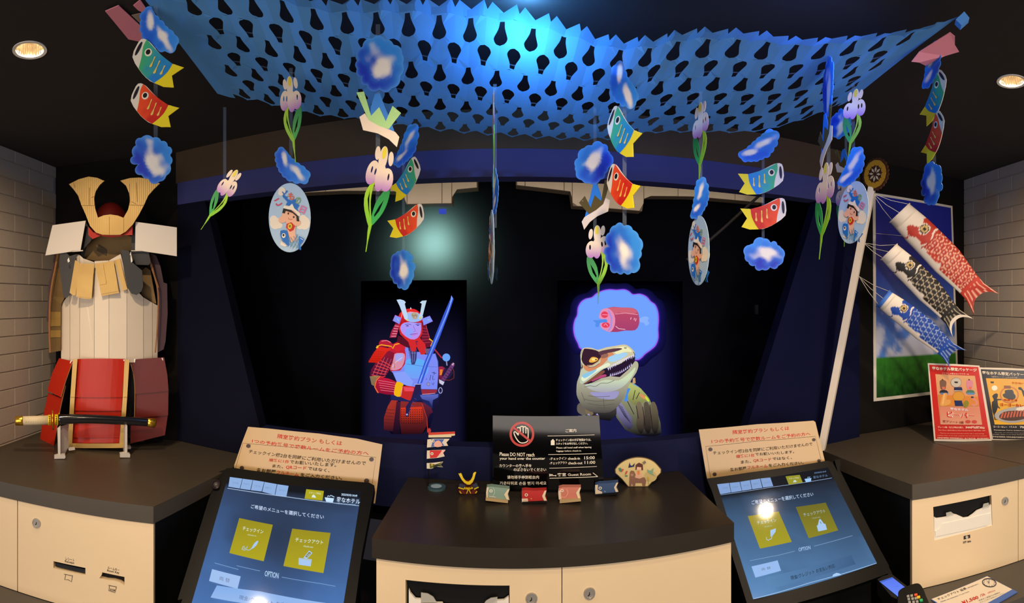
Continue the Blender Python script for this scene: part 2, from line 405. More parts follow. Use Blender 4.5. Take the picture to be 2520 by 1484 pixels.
def frontpt(plane, px, z):
    r = ray(px, 742); t = (plane.o-V((0, 0, 0))).dot(plane.n)/V((r.x, r.y, 0)).dot(plane.n); return V((r.x*t, r.y*t, z))
DT = .018
def door(e, plane, a, b, z0, z1, holes, label=None, off=0):
    """a,b ground points; holes: list of pixel polygons"""
    n = plane.n*off
    pts = [V((a.x, a.y, z1))+n, V((b.x, b.y, z1))+n, V((b.x, b.y, z0))+n, V((a.x, a.y, z0))+n]
    hs = [[plane.P(x, y, off) for x, y in h] for h in holes]
    m = MB(); m.poly(pts, -plane.n*DT, None, hs); return m.build('door', CREAM, e, label)
def lock(parent, plane, px, py, r_px, off=0):
    c = plane.P(px, py, off); q = plane.P(px, py+r_px, off); r = (q-c).length; u = V((0, 0, 1)); v = u.cross(plane.n)
    m = MB(); ring = lambda R, o: [c+plane.n*o+(v*math.cos(a*math.pi/12)+u*math.sin(a*math.pi/12))*R for a in range(24)]
    R0, R1, R2, R3 = ring(r, 0), ring(r*.95, .003), ring(r*.72, .003), ring(r*.70, .0015)
    for x, y in ((R0, R1), (R1, R2), (R2, R3)): m.add(x+y, [(i, (i+1) % 24, (i+1) % 24+24, i+24) for i in range(24)])
    m.add(R3, [tuple(range(24))]); lk = m.build('lock', STEEL, parent, 'round steel key lock')
    k = MB(); k.col('#141210'); k.poly([c+plane.n*.002+v*x*r+u*y*r for x, y in ((-.06, .25), (.06, .25), (.09, -.2), (-.25, -.45), (-.3, -.3), (-.06, -.1))]); k.build('keyhole', BLACKP, lk)
# --- left cabinet
e = thing('cabinet', 'cream cabinet with receipt and room key slots, left under the armour', 'cabinet', (A0.x, A0.y, 0))
bi = lambda P, pl, d: (P[0]-pl.n.x*d, P[1]-pl.n.y*d)
l0 = bi((A0.x, A0.y), PLF, DT+.004); l1 = bi(Lend, PLF, DT+.004)
mb = MB(); mb.prism([(l0[0]-.004, l0[1]), (l1[0]+.02, l1[1]), (WL0.x+.03, WL0.y-.03), (-.881, FY-.03)], 0, CT-TT-.001); mb.build('body', BLACKP, e)
seam = frontpt(PLF, 42, 0); a1 = A0+Ad*.001
ZR_ = ZM(0, 850, 2.3406)
slot1 = ZR_([(308, 1243), (492, 1282), (492, 1325), (308, 1285)])
slot2 = ZR_([(588, 1307), (717, 1334), (717, 1384), (690, 1366), (655, 1356), (612, 1352), (572, 1342), (586, 1322)])
zt_ = CT-TT-.002
dl = door(e, PLF, a1, seam-Ad*.0015, ZC0, zt_, [slot1, slot2], None, -.003)
door(e, PLF, seam+Ad*.0015, V((Lend[0], Lend[1], 0))-Ad*.01, ZC0, zt_, [], None, -.003)
lock(dl, PLF, 90, 1287, 12, -.003)
m = MB(); m.poly([PLF.P(x, y, -.017) for x, y in ZR_([(300, 1236), (500, 1278), (500, 1332), (300, 1292)])]); m.poly([PLF.P(x, y, -.017) for x, y in ZR_([(560, 1295), (725, 1330), (725, 1390), (560, 1350)])]); m.build('slot_backing', BLACKP, dl, 'black slot interior')
m = MB(); m.poly([PLF.P(x, y, -.008) for x, y in ZR_([(322, 1252), (490, 1290), (490, 1312), (322, 1270)])], -PLF.n*.006); m.build('slot_lip', pm('smoked_plastic', '#23262c', .2), dl)
a = Art(PLF, ZR_, base=-.0026)
a.text('#4a4038', 'レシート', (378, 1218), (428, 1229), (378, 1237), .01); a.text('#4a4038', 'Receipt', (374, 1237), (428, 1248), (373, 1252), .02)
a.text('#4a4038', 'ルームキー', (620, 1272), (688, 1287), (620, 1288), .01); a.text('#4a4038', 'Room Key', (618, 1290), (688, 1305), (617, 1305), .02)
for pts in ([(368, 1318), (420, 1328)], [(378, 1322), (372, 1350), (392, 1350), (412, 1362), (416, 1330)]): a.line('#4a4038', pts, 3)
for pts in ([(624, 1382), (672, 1392)], [(630, 1386), (626, 1412), (662, 1424), (670, 1394)]): a.line('#4a4038', pts, 3)
a.text('#4a4038', 'ROOM', (633, 1400), (662, 1406), (633, 1412), .02)
a.build('lettering', INK, dl)
# --- centre cabinet
e = thing('cabinet', 'cream cabinet of the middle counter with a wide banknote tray', 'cabinet', (0.1, CY, 0))
mb = MB(); mb.box((CX0+.012, CY+.030, 0), (CX1-.008, FY-.03, CT-TT-.001)); mb.build('body', BLACKP, e)
ZC_ = ZM(900, 1250, 2.681)
xs = frontpt(PCF, 1383.5, 0).x
PCD = Plane((0, CY+.006, 0), (0, -1, 0))
slotc = [(998, 1427), (1254, 1441), (1254, 1560), (998, 1560)]
dl = door(e, PCD, V((CX0+.010, CY+.006, 0)), V((xs-.001, CY+.006, 0)), ZC0, zt_, [slotc])
dr = door(e, PCD, V((xs+.001, CY+.006, 0)), V((CX1-.006, CY+.006, 0)), ZC0, zt_, [])
lock(dl, PCD, 1308, 1473, 15); lock(dr, PCD, 1450.5, 1460, 15)
def note_tray(door_, pl, quad, prof, label=None):
    """a banknote tray: dark recess, white shaped front, clear flaps; quad/prof in pixels"""
    m = MB(); m.poly([pl.P(x, y, -.016) for x, y in quad]); m.build('recess', BLACKP, door_, 'black recess')
    m = MB(); m.poly([pl.P(x, y, -.006) for x, y in prof], -pl.n*.006); m.build('tray', WHITEP, door_, 'white tray front')
note_tray(dl, PCD, [(990, 1420), (1262, 1434), (1262, 1570), (990, 1570)],
          [(1006, 1450), (1010, 1460), (1022, 1474), (1036, 1475), (1036, 1484), (1088, 1484), (1092, 1490), (1200, 1498), (1224, 1478), (1240, 1477), (1252, 1468), (1254, 1560), (1006, 1560)])
for pts in ([(1036, 1459), (1052, 1461), (1066, 1469), (1074, 1482), (1036, 1482)], [(1224, 1470), (1208, 1472), (1196, 1479), (1190, 1488), (1224, 1490)]):
    m = MB(); m.poly([PCD.P(x, y, -.003) for x, y in pts], -PCD.n*.002); m.build('clear_flap', CLEARP, dl, 'clear plastic flap')
# --- right cabinet
e = thing('cabinet', 'cream cabinet with a bills slot under the right-hand worktop', 'cabinet', (B0.x, B0.y, 0))
r0 = bi((B0.x, B0.y), PRF, DT+.004); r1 = bi(Rend, PRF, DT+.004)
mb = MB(); mb.prism([(r0[0]+.006, r0[1]), (r1[0]-.01, r1[1]), (WR0.x-.03, WR0.y-.03), (1.078, FY-.03)], 0, CT-TT-.001); mb.build('body', BLACKP, e)
ZD_ = ZM(2150, 1050, 3.419)
seam = frontpt(PRF, 2507, 0)
slotr = ZD_([(501, 676), (990, 576), (990, 645), (1012, 832), (640, 900), (512, 958)])
slotr = ZD_([(501, 676), (990, 576), (1000, 832), (512, 958)])
dl = door(e, PRF, B0+Bd*.001, seam-Bd*.001, ZC0, zt_, [slotr], None, -.003)
door(e, PRF, seam+Bd*.001, V((Rend[0], Rend[1], 0))-Bd*.01, ZC0, zt_, [], None, -.003)
lock(dl, PRF, *ZD_([(1105, 624)])[0], 10, -.003)
q = lambda pts: ZD_(pts)
note_tray(dl, PRF, q([(480, 660), (1010, 555), (1020, 860), (490, 985)]),
          q([(508, 760), (530, 772), (570, 768), (605, 762), (680, 738), (700, 742), (760, 768), (800, 762), (840, 735), (870, 708), (915, 690), (975, 672), (988, 655), (996, 835), (512, 955)]))
m = MB(); m.poly([PRF.P(x, y, -.004) for x, y in q([(560, 850), (580, 815), (985, 728), (985, 745), (955, 830), (520, 925), (520, 880)])], -PRF.n*.002); m.build('tray_ledge', WHITEP, dl)
for pts in ([(610, 725), (650, 716), (680, 738), (612, 755)], [(915, 690), (925, 650), (968, 640), (974, 672)]):
    m = MB(); m.poly([PRF.P(x, y, -.002) for x, y in q(pts)], -PRF.n*.001); m.build('clear_flap', CLEARP, dl, 'clear plastic flap')
a = Art(PRF, ZD_, base=-.0026)
a.shape('#2e2823', [(757, 921), (812, 908), (813, 936), (757, 951)]); a.shape('#d8ccb8', ell(785, 930, 11, 12)); a.text('#2e2823', '¥', (781, 924), (789, 922), (781, 936), .03)
a.text('#2e2823', '紙幣', (752, 966), (782, 960), (752, 985), .02); a.text('#2e2823', 'Bills', (790, 961), (820, 955), (790, 977), .02)
a.build('lettering', INK, dl)
# lower ledges below the cabinets
def ledge(a, b, pl, dep, label):
    a2 = V((a[0], a[1], 0))+pl.n*dep; b2 = V((b[0], b[1], 0))+pl.n*dep
    i0 = V((a[0], a[1], 0))-pl.n*.003; i1 = V((b[0], b[1], 0))-pl.n*.003
    m = MB(); m.prism([(i0.x, i0.y), (i1.x, i1.y), (b2.x, b2.y), (a2.x, a2.y)], ZC0-.035, ZC0-.002); m.build('ledge', LEDGE, None, label, 'counter', bevel=.001)
ledge((A0.x, A0.y), Lend, PLF, .16, 'low dark ledge below the cabinet with the receipt slot')
ledge((B0.x, B0.y), Rend, PRF, .17, 'low dark ledge below the bills slot, carrying the check-out price sign')

# ================================================================== CHECK-IN SCREENS
def kplane(TLp, TRp, tilt):
    P1 = atz(*TLp, 1.0); P2 = atz(*TRp, 1.0); d = (P2-P1).normalized(); back = V((d.y, -d.x, 0)); 
    if back.dot(P1-V((0, 0, 1))) > 0: back = -back            # towards viewer
    t = math.radians(tilt); down = back*math.cos(t)+V((0, 0, -math.sin(t))); n = d.cross(down)
    if n.z < 0: n = -n
    return Plane(P1, n)
def strip(pl, pts, off): return [pl.P(x, y, off) for x, y in pts]
def kiosk(label, pl, zm, bez, scr, content, body_foot, knob=None):
    root = pl.P(*zm([scr[0]])[0]); e = thing('check_in_kiosk', label, 'kiosk', (root.x, root.y, 0))
    m = MB(); bz_ = zm(bez); m.poly(strip(pl, bz_, .004), -pl.n*.03); bo = m.build('bezel', BLACKP, e, 'black screen surround', bevel=.002)
    P = strip(pl, bz_, -.03); c = sum(P, V((0, 0, 0)))/len(P)
    top = [c+(p-c)*.82 for p in P]
    foot = [V((p.x, p.y, 0)) for p in top]
    m = MB(); n = len(top); m.add(top+foot, [tuple(range(n))]+[(i, (i+1) % n, (i+1) % n+n, i+n) for i in range(n)]); m.build('pedestal', BLACKP, e)
    m = MB(); sc = strip(pl, zm(scr), .0045)
    cols = [lin(x) for x in ('#0a1020', '#0a0c14', '#3a5a8a', '#4a7ab8')]
    # screen ground as a fine grid so that the picture's own blue gradient is smooth
    NX, NY = 14, 18
    vs, cs = [], []
    for j in range(NY+1):
        for i in range(NX+1):
            u, v_ = i/NX, j/NY; p = (sc[0]*(1-u)+sc[1]*u)*(1-v_)+(sc[3]*(1-u)+sc[2]*u)*v_; vs.append(p)
            cs.append(content['bg'](u, v_))
    m.add(vs, [(j*(NX+1)+i, j*(NX+1)+i+1, (j+1)*(NX+1)+i+1, (j+1)*(NX+1)+i) for j in range(NY) for i in range(NX)], cs)
    so = m.build('screen', SCREEN, e, 'lit blue touch screen')
    a = Art(pl, zm, base=.0049, step=.00012); content['draw'](a); a.build('screen_menu', SCREEN, so)
    return e, bo
def facets(u, v, base0, base1, seed):
    n = noise.noise(V((math.floor(u*4+v*1.3)*1.7, math.floor(v*4-u)*2.3, seed)))
    return mixc(base0, base1, max(0, min(1, v*.9+n*.18)))
B0c, B1c = lin('#232a3c'), lin('#5083cc')
def bgL(u, v):
    if v < .095: return lin('#10141c')
    c = facets(u, v, lin('#2c3a54'), lin('#4f7dc0'), 1.0)
    return mixc(c, lin('#232833'), .75*math.exp(-((u-.5)**2+(v-.45)**2)*7))
def bgR(u, v):
    if v < .12: return lin('#12151c')
    c = facets(u, v, lin('#1c2433'), lin('#6090c4'), 4.0)
    return mixc(c, lin('#1b202c'), .8*sst(.0, 1.0, u)*(1-v*.5))
def pen(a, o, s=1.0, sk=0):
    f = lambda pts: [(o[0]+x*s, o[1]+y*s) for x, y in pts]
    a.shape('#a8c8f0', f([(60, -35), (72, -35), (60, -5), (35, 20), (15, 30), (25, 5), (40, -18)]))
    a.line('#a8c8f0', f([(30, 10), (5, 35), (-15, 38), (-20, 30), (-40, 38), (-58, 30), (-50, 10), (-38, 5), (-45, 25), (-20, 20), (-15, 8)]), 5*s)
def wallet(a, o, s=1.0):
    f = lambda pts: [(o[0]+x*s, o[1]+y*s) for x, y in pts]
    a.shape('#a8c8f0', f([(-52, 20), (50, 32), (42, 88), (-54, 74)])); a.line('#c8b830', f([(-48, 26), (46, 38)]), 3*s)
    a.shape('#a8c8f0', f([(30, -38), (56, -18), (12, 28), (-16, 20)])); a.shape('#8a8020', f([(30, -28), (46, -16), (12, 18), (-2, 12)])); a.line('#a8c8f0', f([(12, 8), (34, -14)]), 4*s)
def drawL(a):
    for q4 in ([(402, 492), (500, 505), (480, 583), (390, 568)], [(503, 506), (582, 516), (562, 595), (484, 584)], [(585, 516), (672, 530), (652, 606), (567, 596)], [(675, 531), (772, 548), (754, 634), (657, 608)], [(776, 549), (864, 562), (847, 645), (758, 636)]):
        a.shape('#8fb0e0', q4)
    for t, x, y in (('日本語', 425, 530), ('English', 512, 538), ('中文', 600, 555), ('繁體中文', 682, 568), ('한국어', 792, 588)): a.text('#7890b8', t, (x, y), (x+46, y+6), (x-2, y+14))
    a.line('#b8d0f0', [(383, 580), (560, 608), (850, 648), (1200, 694), (1418, 718)], 4)
    a.shape('#b0a820', [(1003, 588), (1142, 602), (1130, 678), (990, 662)]); a.text('#e8f0d0', 'スタッフ呼出', (1025, 606), (1118, 616), (1023, 622)); a.shape('#d8e8e0', [(1045, 652), (1050, 636), (1062, 630), (1074, 640), (1080, 656)])
    a.shape('#c8e4ff', [(1148, 652), (1222, 660), (1212, 692), (1160, 686)]); a.line('#c8e4ff', [(1170, 650), (1176, 638), (1186, 646), (1196, 636), (1205, 640), (1224, 650)], 5)
    a.text('#c8e4ff', '2025/05/03 04:49', (1280, 620), (1405, 632), (1279, 637), .02); a.text('#d8ecff', '変なホテル', (1244, 646), (1428, 666), (1240, 686), .01); a.text('#a8c8e8', 'HENN NA HOTEL', (1240, 695), (1398, 708), (1239, 703), .01)
    a.text('#c8d8f4', 'ご希望のメニューを選択してください', (570, 706), (1142, 790), (566, 738), .012)
    a.shape('#9a8e1e', [(476, 815), (740, 868), (668, 1155), (398, 1090)], grad=('#b2a61e', 815, 1155)); a.shape('#9a8e1e', [(893, 898), (1194, 932), (1138, 1248), (823, 1192)], grad=('#b2a61e', 900, 1250))
    a.text('#d8e8d8', 'チェックイン', (506, 878), (668, 908), (500, 910), .01); a.text('#c8d8b0', 'check-in', (542, 938), (610, 950), (540, 950), .01); pen(a, (555, 1030))
    a.text('#d8e8d8', 'チェックアウト', (920, 968), (1138, 992), (915, 1000), .01); a.text('#c8d8b0', 'check-out', (982, 1026), (1058, 1036), (980, 1042), .01); wallet(a, (996, 1108))
    for L_ in ([(282, 1168), (470, 1220)], [(455, 1190), (640, 1232)], [(810, 1280), (1110, 1330), (1232, 1352)]): a.line('#8fb8e8', L_, 3)
    a.text('#b8d8f8', 'OPTION', (680, 1228), (788, 1248), (674, 1272), .01)
    a.shape('#a0c0f0', [(262, 1217), (487, 1274), (462, 1372), (238, 1310)]); a.text('#7080a0', '両 替', (322, 1272), (404, 1292), (317, 1304))
    a.shape('#84aeea', [(300, 1345), (640, 1392), (1290, 1500), (1280, 1560), (250, 1440)], grad=('#98bcee', 1350, 1480)); a.text('#4a6898', '現金/クレジット お支払い対応', (478, 1420), (1000, 1500), (472, 1454))
def drawR(a):
    for q4 in ([(198, 588), (288, 578), (303, 650), (222, 663)], [(292, 578), (368, 570), (385, 638), (306, 650)], [(372, 569), (446, 557), (460, 626), (388, 638)], [(450, 556), (522, 545), (540, 614), (464, 626)], [(526, 544), (600, 537), (622, 602), (545, 613)]):
        a.shape('#84a2d4', q4)
    for t, x, y in (('日本語', 236, 612), ('English', 312, 606), ('中文', 396, 594), ('繁體中文', 468, 582), ('한국어', 552, 572)): a.text('#7088b0', t, (x, y), (x+42, y-6), (x+3, y+13))
    a.line('#9ab4dc', [(225, 668), (620, 608), (1065, 540)], 3)
    a.shape('#98952a', [(715, 528), (822, 517), (845, 575), (740, 592)]); a.shape('#c8d8d8', [(772, 574), (776, 560), (786, 555), (796, 562), (800, 570)]); a.text('#d8e0c0', 'スタッフ呼出', (738, 540), (812, 532), (742, 552))
    a.shape('#9cc8f8', [(858, 548), (910, 540), (906, 568), (870, 574)]); a.line('#9cc8f8', [(880, 540), (886, 532), (892, 540), (900, 530)], 4)
    a.text('#7a9cc8', '2025/05/03 04:49', (930, 498), (1020, 486), (932, 508)); a.text('#6f8fb8', '変なホテル', (922, 526), (1030, 510), (926, 546)); 
    a.text('#b8cce8', 'ご希望のメニューを選択してください', (456, 710), (920, 646), (462, 742), .01)
    a.shape('#968b22', [(430, 828), (663, 793), (762, 1022), (522, 1073)], grad=('#a89e24', 800, 1060)); a.shape('#6f6a24', [(792, 760), (1018, 726), (1112, 935), (890, 995)], grad=('#8c8522', 740, 980))
    a.text('#c0d0c8', 'チェックイン', (496, 866), (640, 845), (504, 892), .01); a.text('#b0c0a0', 'check-in', (552, 903), (610, 894), (556, 914), .01)
    a.text('#a8b8b8', 'チェックアウト', (846, 806), (1010, 776), (854, 832), .01); a.text('#98a890', 'check-out', (915, 838), (975, 828), (918, 850), .01)
    a.shape('#a8c8f0', [(600, 935), (642, 920), (640, 945), (622, 970), (602, 985)]); a.line('#a8c8f0', [(615, 970), (608, 1000), (592, 1004), (585, 1012), (570, 1002), (572, 988)], 5)
    a.shape('#a8c8f0', [(950, 900), (1015, 885), (1028, 930), (962, 944)]); a.shape('#a8c8f0', [(968, 855), (978, 850), (1008, 890), (958, 898)]); a.line('#6a6a30', [(975, 870), (985, 886)], 4)
    for L_ in ([(445, 1165), (630, 1128)], [(632, 1130), (784, 1092)], [(930, 1055), (1220, 975)]): a.line('#8fb0d8', L_, 2.5)
    a.text('#a8c8f0', 'OPTION', (812, 1068), (900, 1050), (816, 1096), .01)
    a.shape('#98bcf0', [(458, 1208), (655, 1162), (681, 1240), (488, 1292)]); a.text('#6a7890', '両 替', (530, 1222), (600, 1206), (535, 1242))
    a.shape('#5a86b4', [(560, 1290), (1210, 1122), (1245, 1190), (600, 1378)], grad=('#3c5c84', 700, 1250, 0)); a.text('#22384e', '現金/クレジット お支払い対応', (750, 1280), (1082, 1186), (757, 1312), .01)
    a.line('#a8ccf4', [(478, 1452), (900, 1330), (1400, 1184)], 4); a.shape('#a8ccf4', [(1066, 1288), (1075, 1268), (1100, 1256), (1125, 1262), (1135, 1272)])
PKL = kplane((560.4, 1171.6), (889.3, 1208.5), 35)
ZKL = ZM(440, 1020, 3.198)
KL, bo = kiosk('black check-in touch screen kiosk with lit menu, between the armour worktop and the middle counter', PKL, ZKL,
    [(372, 424), (430, 420), (1150, 505), (1500, 537), (1540, 560), (1528, 640), (1440, 1100), (1380, 1560), (1350, 1640), (-10, 1560), (30, 1450), (350, 500)],
    [(388, 487), (1438, 603), (1272, 1640), (88, 1530)], {'bg': bgL, 'draw': drawL}, None)
c = PKL.P(*ZKL([(292, 550)])[0], .002)
m = MB(); u = V((0, 0, 1)); nn = (EYE-c).normalized(); v = u.cross(nn).normalized(); u2 = nn.cross(v)
ringf = lambda R, o: [c+nn*o+(v*math.cos(t*math.pi/10)+u2*math.sin(t*math.pi/10))*R for t in range(20)]
q4 = [ringf(.0145, -.03), ringf(.0145, .002), ringf(.012, .004), ringf(.007, .001)]
for x, y in zip(q4[:-1], q4[1:]): m.add(x+y, [(i, (i+1) % 20, (i+1) % 20+20, i+20) for i in range(20)])
m.add(q4[-1], [tuple(range(20))]); kn = m.build('camera_eye', pm('dark_knob', '#241c20', .3), KL, 'round black lens on the kiosk shoulder')
m = MB(); m.add(ringf(.003, .0045), [tuple(range(20))]); m.build('lens', CHROME, kn)
m = MB(); m.poly(strip(PKL, ZKL([(300, 455), (375, 430), (350, 500), (60, 1450), (-10, 1460), (250, 620)]), -.012), -PKL.n*.05); m.build('shoulder', BLACKP, KL)
PKR = kplane((1765, 1191), (2037.6, 1150), 44)
ZKR = ZM(1700, 1000, 3.066)
KR, bo = kiosk('black check-in touch screen kiosk at the end of the middle counter, beside the payment terminal', PKR, ZKR,
    [(120, 545), (430, 500), (1030, 410), (1070, 422), (1110, 500), (1495, 1200), (1490, 1260), (480, 1560), (440, 1540), (320, 1150), (160, 640)],
    [(198, 588), (1035, 459), (1405, 1184), (470, 1456)], {'bg': bgR, 'draw': drawR}, None)
m = MB(); m.poly(strip(PKR, ZKR([(1085, 405), (1130, 400), (1125, 480), (1520, 1260), (1500, 1290), (1110, 500)]), -.012), -PKR.n*.05); m.build('shoulder', BLACKP, KR)
# paper notices behind the screens
def notice(label, zm, corners, frame, rivets, texts, base):
    P1 = atz(*base[0], 1.005); P2 = atz(*base[1], 1.005)
    d = (P2-P1).normalized(); up = V((0, 0, 1)); n = V((d.y, -d.x, 0))
    if n.dot(EYE-P1) < 0: n = -n
    t = math.radians(9); nrm = n*math.cos(t)+V((0, 0, math.sin(t))); pl = Plane((P1+P2)/2, nrm)
    e = thing('notice_card', label, 'sign', ((P1.x+P2.x)/2, (P1.y+P2.y)/2, 1.005))
    m = MB(); m.poly([pl.P(x, y) for x, y in zm(smo_edges(corners))], -pl.n*.0015); cardo = m.build('card', pm('laminated_cream_paper', '#b89a6c', .3, 0, .02, 5, 0, .5, .2), e)
    a = Art(pl, zm); a.line('#3a2a1c', frame, 2.5); a.build('border_line', INK, cardo)
    a = Art(pl, zm)
    for c_, body, p, q, r in texts: a.text(c_, body, p, q, r, .012)
    a.build('lettering', INK, cardo)
    for x, y, r in rivets:
        a = Art(pl, zm); a.off = .002; a.shape('#3c2820', ell(x, y, r, r*.9, 0, 16)); 
        a.build('rivet', pm('dark_rivet', '#3c2820', .4), cardo)
    return pl
def smo_edges(c): return c
RD_, BK_ = '#b8281c', '#241a14'
notice('cream two-language-free notice card with red heading behind the kiosk nearest the armour'.replace('two-language-free ', ''), ZKL,
    [(545, 97), (700, 110), (1100, 150), (1400, 190), (1602, 236), (1545, 700), (440, 620), (436, 400), (500, 215)],
    [(380, 640), (505, 225), (1000, 265), (1552, 338), (1520, 560)], [(547, 248, 17), (1516, 354, 18), (496, 420, 17), (1478, 522, 20)],
    [(RD_, '隣室確約プラン もしくは', (780, 152), (1288, 208), (774, 188)), (RD_, '1つの予約番号で複数ルームをご予約の方へ', (580, 192), (1498, 290), (574, 222)),
     (BK_, 'チェックイン機2台を同時にご利用いただけませんので', (556, 274), (1476, 368), (548, 304)), (RD_, '順番に1台', (712, 345), (868, 358), (708, 370)), (BK_, 'でお願いいたします。', (876, 358), (1240, 385), (873, 386)),
     (BK_, 'また、', (738, 392), (824, 400), (734, 416)), (RD_, 'QRコード', (845, 400), (1006, 408), (840, 430)), (BK_, 'ではなく、', (1018, 410), (1190, 430), (1014, 436)),
     (BK_, '各お部屋', (614, 420), (766, 436), (608, 448)), (RD_, 'フルネーム', (772, 440), (946, 458), (768, 468)), (BK_, 'をご入力ください。', (960, 458), (1288, 486), (956, 486))],
    [(577, 1156), (925, 1192)])
notice('cream notice card with red heading behind the kiosk beside the payment terminal', ZKR,
    [(60, 175), (500, 135), (925, 108), (940, 118), (1010, 405), (1040, 560), (150, 640), (118, 525)],
    [(152, 560), (112, 303), (500, 262), (940, 226), (985, 410)], [(148, 325, 16), (929, 252, 13), (180, 512, 15), (968, 410, 13)],
    [(RD_, '隣室確約プラン もしくは', (314, 180), (740, 148), (317, 212)), (RD_, '1つの予約番号で複数ルームをご予約の方へ', (155, 250), (900, 192), (158, 280)),
     (BK_, 'チェックイン機2台を同時にご利用いただけませんので', (166, 338), (915, 270), (170, 366)), (RD_, '順番に1台', (340, 366), (478, 354), (343, 392)), (BK_, 'でお願いいたします。', (484, 352), (778, 332), (487, 374)),
     (BK_, 'また、', (376, 410), (454, 403), (379, 434)), (RD_, 'QRコード', (470, 398), (606, 388), (473, 424)), (BK_, 'ではなく、', (614, 386), (762, 376), (617, 408)),
     (BK_, '各お部屋', (294, 466), (418, 452), (297, 492)), (RD_, 'フルネーム', (426, 450), (578, 436), (429, 474)), (BK_, 'をご入力ください。', (586, 434), (850, 412), (589, 458))],
    [(1748, 1170), (2035, 1140)])

# ================================================================== CEILING DOWNLIGHTS
for p, lab in zip(DL, ('round recessed ceiling downlight above the cardboard armour side', 'round recessed ceiling downlight above the snack signs side')):
    e = thing('downlight', lab, 'light', (p.x, p.y, HC))
    rg = lambda R, z: [V((p.x+R*math.cos(a*math.pi/16), p.y+R*math.sin(a*math.pi/16), z)) for a in range(32)]
    Q = lambda x, y: [(i, (i+1) % 32, (i+1) % 32+32, i+32) for i in range(32)]
    m = MB(); R = [rg(.0335, HC+.012), rg(.0335, HC-.001), rg(.041, HC-.002), rg(.041, HC)]
    for x, y in zip(R[:-1], R[1:]): m.add(x+y, Q(x, y))
    m.build('trim_ring', WHITEP, e)
    m = MB(); R = [rg(.033, HC+.002), rg(.028, HC+.03), rg(.014, HC+.055)]
    for k in range(2):
        for i in range(32):
            j = (i+1) % 32; a, b, c, d = R[k][i], R[k][j], R[k+1][j], R[k+1][i]; mid = ((a+b)/2+(c+d)/2)/2; ctr = V((p.x, p.y, mid.z)); mm = mid+(mid-ctr)*.06
            m.add([a, b, c, d, mm], [(0, 1, 4), (1, 2, 4), (2, 3, 4), (3, 0, 4)])
    m.build('reflector', CHROME, e)
    m = MB(); m.col((1.0, .8, .52)); m.add(rg(.014, HC+.05), [tuple(range(32))]); m.build('lamp', emit_mat('lamp_glow', 260), e)
    light('downlight_beam', 'SPOT', (p.x, p.y, HC-.004), 23, WARM, (p.x*1.15, p.y*1.25, 0), spot_size=2.9, spot_blend=.8, shadow_soft_size=.02)

# ================================================================== HOLOGRAM DISPLAYS
HP = Plane((0, 1.66, 0), (0, -1, 0))
def display(label, x0, x1, y0, y1, glow):
    c = HP.P((x0+x1)/2, 1100); e = thing('display_panel', label, 'screen', (c.x, 1.66, .852))
    A_, B_ = HP.P(x0, 742), HP.P(x1, 742); zt = 1.55+(742-y0)/F*1.7
    m = MB(); m.box((A_.x, 1.661, .852), (B_.x, 1.672, zt)); m.build('panel', MATS['navy_black_back'], e)
    # dim blue raster of the display
    m = MB(); NX, NY = 12, 24; vs, cs = [], []
    for j in range(NY+1):
        for i in range(NX+1):
            x = A_.x+(B_.x-A_.x)*i/NX; z = .853+(zt-.854)*j/NY; vs.append((x, 1.6605, z)); cs.append(glow(i/NX, j/NY))
    m.add(vs, [(j*(NX+1)+i, j*(NX+1)+i+1, (j+1)*(NX+1)+i+1, (j+1)*(NX+1)+i) for j in range(NY) for i in range(NX)], cs)
    r = m.build('raster', HOLO, e); return e, r
g1 = lambda u, v: tuple(x*sst(0, .22, v)*(sst(0, .12, u)*sst(0, .12, 1-u)*.9+.1)*(1-sst(.62, .95, v)) for x in (.0085, .0075, .03))
g2 = lambda u, v: tuple(x*sst(0, .2, v)*(sst(0, .3, u)*sst(0, .3, 1-u)*.9+.05)*(1-sst(.72, 1.0, v)) for x in (.012, .012, .075))
D1, R1_ = display('hologram display showing a red-armoured samurai with a raised sword', 888, 1148, 690, 1110, g1)
D2, R2_ = display('hologram display showing a dinosaur dreaming of a meat joint', 1372, 1680, 690, 1110, g2)
S = Art(HP, ZM(850, 680, 3.71), step=.00012, base=.0012)
sh, ln = S.shape, S.line
dk = '#0c0a1e'
sh('#1a1a44', [(415, 1080), (850, 1080), (850, 1150), (810, 1200), (800, 1290), (770, 1380), (700, 1440), (420, 1440), (365, 1370), (385, 1180)], 0, ('#07061a', 1100, 1420))
sh('#a83428', [(420, 1130), (478, 1135), (462, 1260), (440, 1420), (350, 1400), (352, 1290), (385, 1190)], 0, ('#2a1020', 1180, 1420))
sh('#4a1a34', [(468, 1140), (505, 1150), (496, 1440), (430, 1440)], 0, ('#120a1c', 1150, 1440))
sh('#8c2c2c', [(505, 1140), (700, 1150), (740, 1260), (745, 1360), (700, 1440), (510, 1440), (494, 1300)], 0, ('#2c0c14', 1180, 1440))
sh('#d83a22', [(505, 1200), (700, 1190), (712, 1300), (690, 1350), (510, 1350)], 0, ('#5a1a18', 1210, 1350))
for r in range(7):
    for c_ in range(10):
        x = 512+c_*20; y = 1215+r*20
        if x < 705: sh(dk, rect(x, y, x+7, y+8))
sh('#6a2438', [(705, 1150), (770, 1170), (800, 1240), (770, 1260), (745, 1330), (725, 1260)], 0, ('#1a0c20', 1180, 1320))
ln('#d04030', [(700, 1160), (745, 1300), (750, 1420)], 5)
for r in range(6): ln('#5a1a20', [(370-r*3, 1215+r*30), (450-r*4, 1222+r*30)], 4)
sh('#20265a', [(415, 1070), (460, 1090), (600, 1140), (640, 1050), (700, 1030), (860, 1030), (880, 1060), (850, 1110), (800, 1130), (795, 1210), (740, 1170), (690, 1130), (600, 1150), (418, 1125)])
